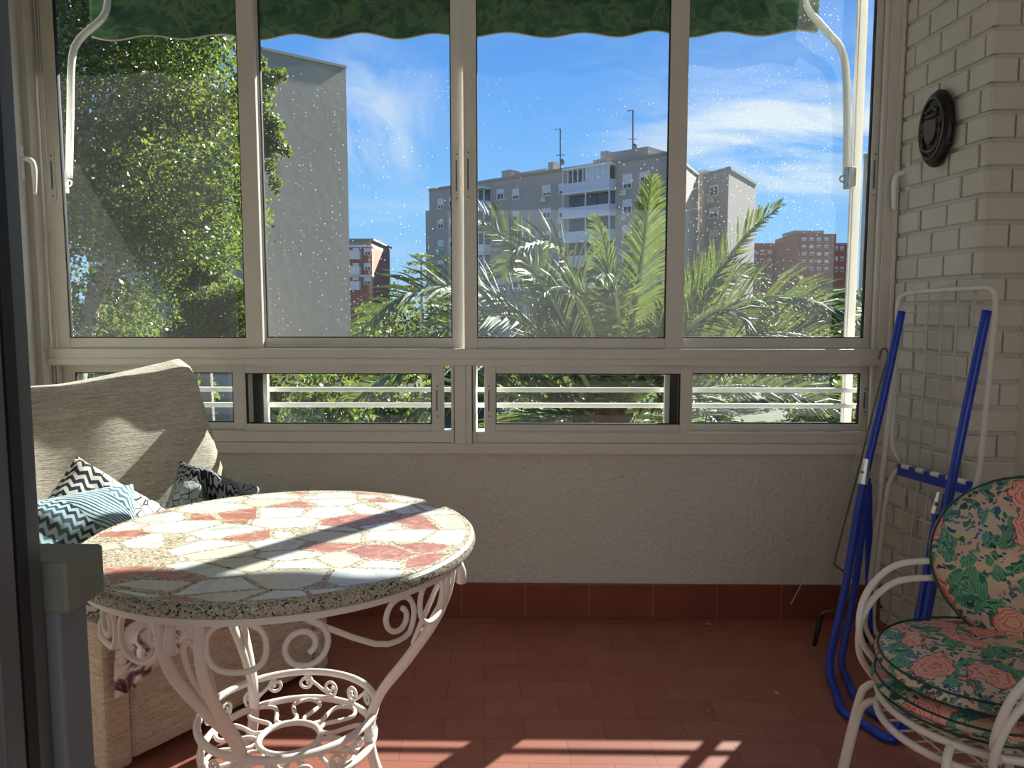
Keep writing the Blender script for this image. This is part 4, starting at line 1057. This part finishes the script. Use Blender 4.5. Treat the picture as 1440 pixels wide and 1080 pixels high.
# antennas
for j, (px, yb, yt, tx) in enumerate(((788, 234, 181, 'thin rooftop aerial over the middle of the long block'), (890, 213, 155, 'tall rooftop aerial over the right part of the long block'))):
    p0 = PY(px, yb, 96); p1 = PY(px, yt, 96)
    q = MB().tube([Vector((p0.x, p0.y, ztop)), p1], 0.09, 6); q.tube([p1, p1 + Vector((-0.7, 0, -0.1))], 0.07, 5)
    m_ = p0.lerp(p1, 0.3); q.tube([m_ + Vector((-0.5, 0, 0)), m_ + Vector((0.5, 0, 0))], 0.05, 5); q.sphere(p0.lerp(p1, 0.12) + Vector((0.25, 0, 0)), 0.3, 8, (1, .5, 1.3))
    tag(q.build('rooftop_antenna', M_antenna, origin=(p0.x, p0.y, ztop)), tx, 'antenna')

# far red brick blocks at the right
def gridwins(f, parent, px0, px1, y0, y1, nx_, ny_, sx_=0.5, sy_=0.45):
    for i in range(nx_):
        for j in range(ny_):
            a = px0 + (px1 - px0) * i / nx_; b_ = y0 + (y1 - y0) * j / ny_
            ww = (px1 - px0) / nx_ * sx_; hh = (y1 - y0) / ny_ * sy_
            fwin(f, parent, a, b_, a + ww, b_ + hh, random.choice([0.3, 0.9, 0.6]))
fb = Facade(1050, 190, 1196, 190, 345, 'l')
t4 = empty('brick_building', fb.A + Vector((0, 0, GZ)), label='far long red brick apartment block right of the palm frond tip', cat='building')
fb.slab(MB(), 0, fb.L, GZ, fb.top, -14, 0).build('wall', M_redbrick, t4); gridwins(fb, t4, 1058, 1112, 352, 398, 5, 4); gridwins(fb, t4, 1174, 1190, 346, 390, 2, 3)
fb.slab(MB(), 0, fb.L, fb.top, fb.top + 0.5, -14, 0.3).build('roof', M_coping, t4)
ft = Facade(1115, 175, 1172, 175, 329, 'l')
t5 = empty('brick_tower', ft.A + Vector((0, 0, GZ)), label='taller red brick tower rising above the far brick block', cat='building')
ft.slab(MB(), 0, ft.L, GZ, ft.top, -14, 0).build('wall', M_redbrick, t5); gridwins(ft, t5, 1128, 1170, 334, 386, 4, 5)
ua, zq = ft.uz(1117, 324); ub, _ = ft.uz(1160, 324); ft.slab(MB(), ua, ub, ft.top, zq, -8, -0.5).build('roof_hut', M_coping, t5)
fg = Facade(1206, 60, 1262, 58.4, 223, 'l')
t6 = empty('apartment_building', fg.A + Vector((0, 0, GZ)), label='grey tower seen at the right edge of the windows behind the white post', cat='building')
u9 = 0.0
fg.slab(MB(), u9, fg.L, GZ, fg.top, -9, 0).build('wall', M_conc3, t6); fg.slab(MB(), u9, fg.L, fg.top, fg.top + 0.3, -9, 0.2).build('roof_coping', M_coping, t6)
for i in range(7): fwin(fg, t6, 1219, 240 + i * 26, 1230, 253 + i * 26, 0.5)

# ------------------------------------------------------------------ vegetation
def leafcloud(name, clumps, n, size, m, parent=None, aspect=0.75, shell=0.45, droop=0.0, origin=(0, 0, 0), rs=None, hexa=True):
    rng = rs or np.random.RandomState(11)
    c = np.array([k[0] for k in clumps], float); r = np.array([k[1] for k in clumps], float)
    if r.ndim == 1: r = np.repeat(r[:, None], 3, 1)
    wgt = (r[:, 0] * r[:, 2]); idx = rng.choice(len(c), n, p=wgt / wgt.sum())
    d = rng.normal(size=(n, 3)); d /= np.linalg.norm(d, axis=1)[:, None]
    rad = shell + (1 - shell) * rng.rand(n) ** 0.6
    p = c[idx] + d * rad[:, None] * r[idx]
    a = rng.normal(size=(n, 3)); a[:, 2] -= droop; a /= np.linalg.norm(a, axis=1)[:, None]
    b = np.cross(a, rng.normal(size=(n, 3))); b /= np.linalg.norm(b, axis=1)[:, None]
    s = (size * (0.6 + 0.8 * rng.rand(n)))[:, None]
    A1 = p - a * s * 0.5; A3 = p + a * s * 0.5; A2 = p + b * s * 0.5 * aspect - a * s * 0.05; A4 = p - b * s * 0.5 * aspect - a * s * 0.05
    V = np.stack([A1, A2, A3, A4], 1).reshape(-1, 3) - np.array(origin, float)
    me = bpy.data.meshes.new(name); me.vertices.add(4 * n); me.vertices.foreach_set('co', V.ravel())
    me.loops.add(4 * n); me.loops.foreach_set('vertex_index', np.arange(4 * n)); me.polygons.add(n)
    me.polygons.foreach_set('loop_start', np.arange(n) * 4); me.materials.append(m); me.update(calc_edges=True)
    o = bpy.data.objects.new(name, me); COL.objects.link(o)
    if parent: o.parent = parent
    return o
def T0(o): return tuple(PMt(o))
def PMt(o): return PM(o).translation
rng = np.random.RandomState(5)
# big leafy tree
YT = 13.0
base = PY(120, 437, YT); base.z = GZ
t7 = empty('leafy_tree', base, label='tall leafy tree filling the left window with glinting leaves', cat='tree')
cl = []
for k in range(95):
    px = rng.uniform(40, 345); py = rng.uniform(-60, 330)
    lim = 338 - max(0, (py - 300)) * 0.6 - (30 if py < 60 else 0)
    if px > lim - 15: px = lim - 20
    cl.append((tuple(PY(px, py, YT + rng.uniform(-1.6, 1.8))), rng.uniform(0.5, 0.95)))
for (px, py) in ((300, 345), (250, 330), (320, 300), (332, 260), (110, 410), (130, 440), (180, 450), (120, 465), (60, 400), (80, 330), (220, 400), (150, 330), (190, 300), (200, 350), (150, 400), (100, 360), (190, 420), (230, 440), (90, 440), (230, 365)):
    cl.append((tuple(PY(px, py, YT + rng.uniform(-1, 0.5))), 0.5 if py < 380 else 0.35))
leafcloud('foliage', cl, 95000, 0.068, M_poplar, t7, origin=base, shell=0.35)
sp = []
for (px, py, r) in ((368, 118, .2), (382, 112, .16), (398, 106, .12), (368, 150, .26), (372, 180, .28), (385, 175, .2), (392, 200, .16), (400, 210, .14), (408, 213, .1), (375, 215, .2), (382, 235, .14), (390, 255, .12), (366, 200, .3), (366, 90, .16), (360, 130, .3), (392, 268, .08)):
    sp.append((tuple(PY(px - 3, py, YT - 0.8)), r))
leafcloud('hanging_sprays', sp, 3800, 0.066, M_poplar, t7, origin=base, shell=0.0)
q = MB()
q.tube(catmull([base, PY(110, 600, YT), PY(122, 470, YT), PY(140, 400, YT), PY(180, 350, YT), PY(215, 300, YT), PY(230, 100, YT), PY(220, -100, YT)], 6), [0.17 - 0.0025 * i for i in range(43)], 8)
q.build('trunk', M_bark, t7, True)
q = MB()
q.tube(catmull([PY(190, 340, YT), PY(160, 240, YT - .5), PY(150, 215, YT - .5), PY(176, 180, YT - .6)], 5), 0.05, 6); q.tube(path([(150, 218, YT - .5), (140, 180, YT - .5), (150, 120, YT - .5)]), 0.035, 6); q.tube(path([(150, 220, YT - .5), (178, 205, YT - .6)]), 0.022, 6)
q.tube(path([(60, -50, YT + .5), (80, 200, YT + .5), (95, 460, YT + .3), (95, 700, YT)]), 0.10, 8)
q.tube(path([(150, 372, YT), (180, 370, YT - .3), (230, 375, YT - .5)]), 0.03, 6)
q.build('branches', M_bark, t7, True)
# pine
YP = 17.0; base = PY(290, 437, YP); base.z = GZ
t8 = empty('pine_tree', base, label='bright green pine low in the left window in front of the grey block', cat='tree')
cl = []
for (px, py, r) in ((250, 395, .45), (262, 375, .4), (285, 385, .4), (305, 375, .35), (262, 420, .45), (285, 435, .55), (310, 420, .5), (328, 440, .5), (335, 410, .35), (300, 455, .5), (268, 450, .45), (338, 465, .4), (250, 470, .4), (320, 400, .35), (238, 380, .25), (300, 470, .6), (275, 350, .45), (300, 340, .5), (255, 340, .4)):
    cl.append((tuple(PY(px, py, YP + rng.uniform(-.6, .6))), (r, r, r * 0.7)))
leafcloud('foliage', cl, 22000, 0.13, M_pine, t8, aspect=0.22, origin=base, shell=0.3)
MB().tube([base, PY(288, 470, YP), PY(270, 380, YP)], [0.2, 0.13, 0.05], 8).build('trunk', M_bark, t8, True)

# date palm
YPm = 8.0
pb = PY(850, 560, YPm); cb = Vector((pb.x, pb.y, GZ))
def _sp(m, v): m.node_tree.nodes['Principled BSDF'].inputs['Specular IOR Level'].default_value = v
_sp(M_palm, 0.22)
t9 = empty('date_palm', cb, label='large date palm spreading its fronds across the middle windows', cat='palm')
q = MB(); hh = pb.z - GZ
q.lathe([(0.42, 0), (0.36, 0.4), (0.30, hh * 0.3), (0.30, hh * 0.8), (0.38, hh - 0.5), (0.30, hh - 0.05), (0.1, hh)], cb, 20); q.build('trunk', M_trunk, t9, True)
PMinv = PM(t9).inverted()
def frond(pts, name='frond', Lf=0.55, nl=62, face=None, width=0.028, seed=0, lean=0.55, parent=t9, start=0.12):
    rnd = random.Random(seed); P = catmull(pts, 14); n = len(P)
    d = [0]
    for i in range(1, n): d.append(d[-1] + (P[i] - P[i - 1]).length)
    tot = d[-1]
    def at(t):
        s = t * tot
        for i in range(1, n):
            if d[i] >= s:
                k = (s - d[i - 1]) / max(1e-9, d[i] - d[i - 1]); return P[i - 1].lerp(P[i], k), (P[i] - P[i - 1]).normalized()
        return P[-1], (P[-1] - P[-2]).normalized()
    q = MB()
    q.cur = 1; q.tube([p for p in P[::2]], [0.026 * (1 - i / len(P[::2])) + 0.005 for i in range(len(P[::2]))], 5); q.cur = 0
    V = []; Fc = []
    up = Vector((0, 0, 1)) if face is None else Vector(face).normalized()
    for i in range(nl):
        t = start + (1 - start) * (i + 0.5) / nl
        p, tg = at(t)
        side = tg.cross(up)
        if side.length < 0.05: side = Vector((1, 0, 0))
        side.normalize(); nn = side.cross(tg).normalized()
        ln = Lf * (math.sin(math.pi * min(1, 0.18 + 0.80 * (t)) ) ** 0.6) * rnd.uniform(0.85, 1.1)
        for s in (-1, 1):
            dirn = (side * s * 0.9 + tg * (lean + 0.7 * t) + nn * rnd.uniform(0.15, 0.55)).normalized()
            wv = dirn.cross(nn).normalized() * width * 0.5
            wv = (wv + nn * rnd.uniform(-0.4, 0.4) * width)
            e = p + dirn * ln + Vector((0, 0, -0.10 * ln)) ; m_ = p + dirn * ln * 0.5 + Vector((0, 0, 0.012))
            o = len(V); V += [p - wv * 0.6, p + wv * 0.6, m_ + wv, e, m_ - wv]
            Fc += [(o, o + 1, o + 2, o + 4), (o + 4, o + 2, o + 3)]
    q.add(V, Fc)
    return q.build(name, [M_palm, M_rachis], parent)
cr0 = lambda dx=0, dy=0, dd=0: PY(850 + dx, 560 + dy, YPm + dd)
FR = [
 # (waypoints px,py,Y), leaflet length, normal hint
 ([(868, 560, 8.0), (893, 430, 7.7), (906, 340, 7.5), (916, 252, 7.3)], 0.50, (0.2, -1, 0.1)),
 ([(880, 560, 8.0), (935, 470, 7.7), (1000, 395, 7.5), (1050, 330, 7.3), (1098, 290, 7.1)], 0.48, (-0.5, -0.6, 0.8)),
 ([(855, 560, 8.0), (820, 450, 7.2), (800, 375, 6.9), (770, 345, 6.7), (728, 350, 6.5), (705, 385, 6.4)], 0.55, (0, -0.7, 0.9)),
 ([(840, 560, 8.0), (780, 430, 7.6), (735, 360, 7.4), (690, 318, 7.3), (655, 305, 7.1)], 0.58, (0.3, -0.8, 0.6)),
 ([(830, 565, 8.0), (740, 450, 7.6), (670, 408, 7.4), (600, 405, 7.2), (545, 430, 7.0), (505, 470, 6.9)], 0.62, (-0.1, -0.7, 0.9)),
 ([(870, 560, 8.0), (860, 430, 8.2), (852, 350, 8.2), (838, 305, 8.1)], 0.45, (-0.8, -0.6, 0.2)),
 ([(880, 565, 8.0), (960, 470, 7.6), (1040, 425, 7.3), (1130, 420, 7.1), (1215, 455, 6.9)], 0.62, (0.1, -0.8, 0.8)),
 ([(885, 570, 8.0), (980, 500, 7.4), (1070, 470, 7.0), (1160, 480, 6.8), (1230, 520, 6.6)], 0.62, (0.1, -0.8, 0.8)),
 ([(880, 565, 8.0), (940, 450, 8.2), (990, 400, 8.4), (1035, 385, 8.5), (1075, 400, 8.5)], 0.55, (0.1, -0.8, 0.8)),
 ([(880, 570, 8.0), (940, 490, 7.2), (1000, 440, 6.9), (1040, 440, 6.8), (1068, 490, 6.7)], 0.50, (0.3, -0.8, 0.6)),
 ([(835, 565, 8.0), (770, 480, 7.3), (710, 445, 7.0), (650, 450, 6.8), (590, 480, 6.7)], 0.58, (-0.1, -0.8, 0.8)),
 ([(845, 560, 8.0), (800, 460, 8.4), (760, 400, 8.6), (715, 385, 8.7), (670, 400, 8.8)], 0.55, (0, -0.7, 0.9)),
 ([(850, 560, 8.0), (835, 470, 7.0), (815, 420, 6.5), (780, 405, 6.2), (745, 430, 6.0)], 0.50, (0, -0.8, 0.7)),
 ([(860, 560, 8.0), (870, 470, 7.1), (865, 410, 6.8), (850, 385, 6.5), (835, 400, 6.3)], 0.45, (0, -0.9, 0.5)),
 ([(835, 575, 8.0), (740, 520, 7.3), (650, 500, 7.0), (560, 520, 6.8), (490, 570, 6.7)], 0.55, (0, -0.7, 0.9)),
 ([(835, 580, 8.0), (750, 560, 7.0), (670, 555, 6.6), (590, 575, 6.4)], 0.55, (0, -0.7, 0.9)),
 ([(880, 580, 8.0), (980, 550, 7.2), (1080, 545, 6.9), (1180, 580, 6.7)], 0.55, (0, -0.7, 0.9)),
 ([(865, 575, 8.0), (900, 520, 7.0), (930, 480, 6.6), (965, 480, 6.4), (990, 520, 6.3)], 0.50, (0, -0.8, 0.7)),
 ([(845, 575, 8.0), (815, 520, 7.0), (790, 490, 6.6), (750, 490, 6.4), (725, 520, 6.3)], 0.50, (0, -0.8, 0.7)),
]
for i, (pp, Lf, fc) in enumerate(FR): frond(path(pp), Lf=Lf, face=fc, seed=i, nl=60, width=0.030)
rp = random.Random(9)
for i in range(22):
    az = i / 22 * 2 * math.pi + rp.uniform(-.1, .1); el = rp.uniform(-0.2, 0.75); L_ = rp.uniform(1.9, 2.5)
    h = Vector((math.cos(az), math.sin(az), 0)); p0 = pb - Vector((0, 0, 0.2)); pts = []
    for j in range(5):
        t = j / 4; pts.append(p0 + h * L_ * t * math.cos(el * 0.7) + Vector((0, 0, L_ * (math.sin(el) * t - 0.55 * t * t))))
    if abs(h.x) < 2: frond(pts, Lf=0.5, seed=100 + i, nl=50, width=0.030)

# shrub tops and park trees
def bush(name, px, py, Y, rx, rz, n, size, m, label, group=None, trunk=True, seed=0):
    rs = np.random.RandomState(seed + 50); c = PY(px, py, Y); base = Vector((c.x, c.y, GZ))
    e = empty(name, base, label=label, cat='tree', group=group)
    cl = []
    for k in range(12):
        a = rs.rand() * 6.28; rr = rs.rand() ** 0.5 * 0.62
        cl.append(((c.x + rx * rr * math.cos(a), c.y + rx * rr * math.sin(a) * 0.8, c.z - rz * 0.75 + rz * rs.uniform(-0.9, 0.45)), (rx * 0.45, rx * 0.45, rz * 0.38)))
    leafcloud('foliage', cl, n, size, m, e, origin=base, rs=rs, shell=0.5)
    MB().tube([base, Vector((c.x, c.y, c.z - rz))], [0.03 * rz + 0.12, 0.08], 7).build('trunk', M_bark, e, True)
    return e
specs = [
 ('street_tree', 60, 360, 30, 4.5, 7.0, 9000, 0.22, M_poplar, 'darker tree behind the big leafy tree at the far left'),
 ('street_tree', 215, 390, 25, 2.6, 5.0, 7000, 0.18, M_poplar, 'dim tree behind the branches of the big leafy tree'),
 ('garden_tree', 470, 468, 15, 1.1, 1.8, 2500, 0.12, M_poplar, 'light green bush top at the foot of the tall grey block'),
 ('garden_tree', 380, 470, 17.5, 0.5, 1.4, 1500, 0.11, M_poplar, 'small bright bush just right of the first window post'),
 ('street_tree', 520, 425, 48, 2.2, 4.5, 2200, 0.35, M_treefar, 'round tree below the small brick house'),
 ('street_tree', 565, 402, 62, 4.2, 5.5, 3000, 0.4, M_treefar, 'broad dark tree between the brick house and the long block'),
 ('street_tree', 640, 405, 78, 5.0, 6.0, 3000, 0.4, M_treefar, 'broad tree in front of the left end of the long block'),
 ('street_tree', 1085, 402, 82, 4.5, 6.0, 3000, 0.42, M_treefar, 'dark tree in front of the far brick block, left one'),
 ('street_tree', 1128, 392, 66, 4.0, 6.0, 3000, 0.40, M_treefar, 'yellow-green tree below the brick tower'),
 ('street_tree', 1170, 388, 52, 4.0, 6.0, 3000, 0.40, M_treefar, 'tree under the right side of the brick tower'),
 ('street_tree', 1215, 400, 40, 2.8, 5.0, 2600, 0.33, M_treefar, 'tree behind the white guide post at the right'),
 ('street_tree', 760, 425, 55, 5.0, 6.5, 3000, 0.4, M_treefar, 'tree behind the centre of the palm'),
 ('street_tree', 960, 425, 58, 5.5, 6.5, 3000, 0.4, M_treefar, 'tree behind the right side of the palm'),
 ('street_tree', 430, 500, 26, 2.4, 2.6, 2500, 0.2, M_treefar, 'dark shrub seen through the lower left sliding pane'),
 ('street_tree', 560, 505, 19, 1.7, 2.4, 2500, 0.2, M_treefar, 'shrub seen between the safety bars left of the central post'),
 ('street_tree', 760, 505, 28, 2.4, 2.4, 2500, 0.2, M_treefar, 'shrub seen between the safety bars right of the central post'),
 ('street_tree', 900, 500, 20, 1.8, 2.6, 2500, 0.2, M_treefar, 'shrub behind the lower right sliding pane'),
 ('garden_tree', 1170, 470, 14, 0.9, 1.5, 2500, 0.11, M_poplar, 'bright bush low at the right beside the white guide post'),
]
for i, s in enumerate(specs): bush(*s, seed=i)
# cypress and cedar
c = PY(555, 380, 75); base = Vector((c.x, c.y, GZ)); e = empty('cypress_tree', base, label='small pointed cypress on the horizon left of the long block', cat='tree')
leafcloud('foliage', [((c.x, c.y, c.z - 0.9 * k), 0.25 + 0.17 * k) for k in range(12)], 1500, 0.3, M_treefar, e, origin=base)
c = PY(592, 362, 45); base = Vector((c.x, c.y, GZ)); e = empty('cedar_tree', base, label='dark cedar with layered branches against the end of the long block', cat='tree')
cl = []
for k in range(7):
    for s in (-1, 1): cl.append(((c.x + s * (0.25 + 0.12 * k), c.y, c.z - 0.45 * k + 0.1), (0.35 + 0.13 * k, 0.6, 0.10)))
leafcloud('foliage', cl, 2600, 0.2, M_treefar, e, aspect=0.3, origin=base); MB().tube([base, Vector((c.x, c.y, c.z))], [0.2, 0.05], 6).build('trunk', M_bark, e)

# parked cars
def car(px, py, col, label, rz=0.0):
    p = PZ(px, py, GZ + 0.03); p.z = GZ + 0.03
    e = empty('parked_car', p, rz, label=label, cat='car')
    M = Matrix.Translation(p) @ Matrix.Rotation(rz, 4, 'Z'); m = mat('car_paint_' + label.split()[0], col, 0.25)
    def body(prof, y0, y1, name, mm, bev):
        q = MB(); q.prism([M @ Vector((x, y0, zz)) for x, zz in prof], M.to_3x3() @ Vector((0, y1 - y0, 0))); return q.build(name, mm, e, bevel=bev)
    body([(-2.1, 0.3), (2.1, 0.3), (2.15, 0.6), (2.0, 0.85), (1.1, 0.95), (-1.9, 1.0), (-2.12, 0.7)], -0.85, 0.85, 'body', m, 0.06)
    body([(1.15, 0.93), (0.45, 1.42), (-1.1, 1.45), (-1.85, 0.98)], -0.74, 0.74, 'cabin', m, 0.06)
    for y in (-0.76, 0.745): body([(0.95, 0.98), (0.40, 1.34), (-1.05, 1.37), (-1.55, 1.0)], y, y + 0.015, 'side_window', M_pane, 0)
    for x in (-1.35, 1.35):
        for y in (-0.86, 0.70):
            q = MB(); q.lathe([(0.3, 0), (0.32, 0.03), (0.32, 0.14), (0.3, 0.17)], M @ Vector((x, y + 0.17, 0.32)), 16, M=Matrix.Rotation(R(90), 3, 'X')); q.build('wheel', M_tyre, e)
for a in ((1000, 545, lin(230, 230, 230), 'white car parked behind the palm at the right'), (1050, 543, lin(170, 175, 180), 'silver car parked right of the white one'), (452, 571, lin(200, 60, 60), 'red car parked seen through the lower left pane'), (372, 580, lin(70, 74, 82), 'dark grey car parked left of the red one'), (1120, 548, lin(120, 130, 140), 'blue-grey car parked at the far right')):
    car(*a)
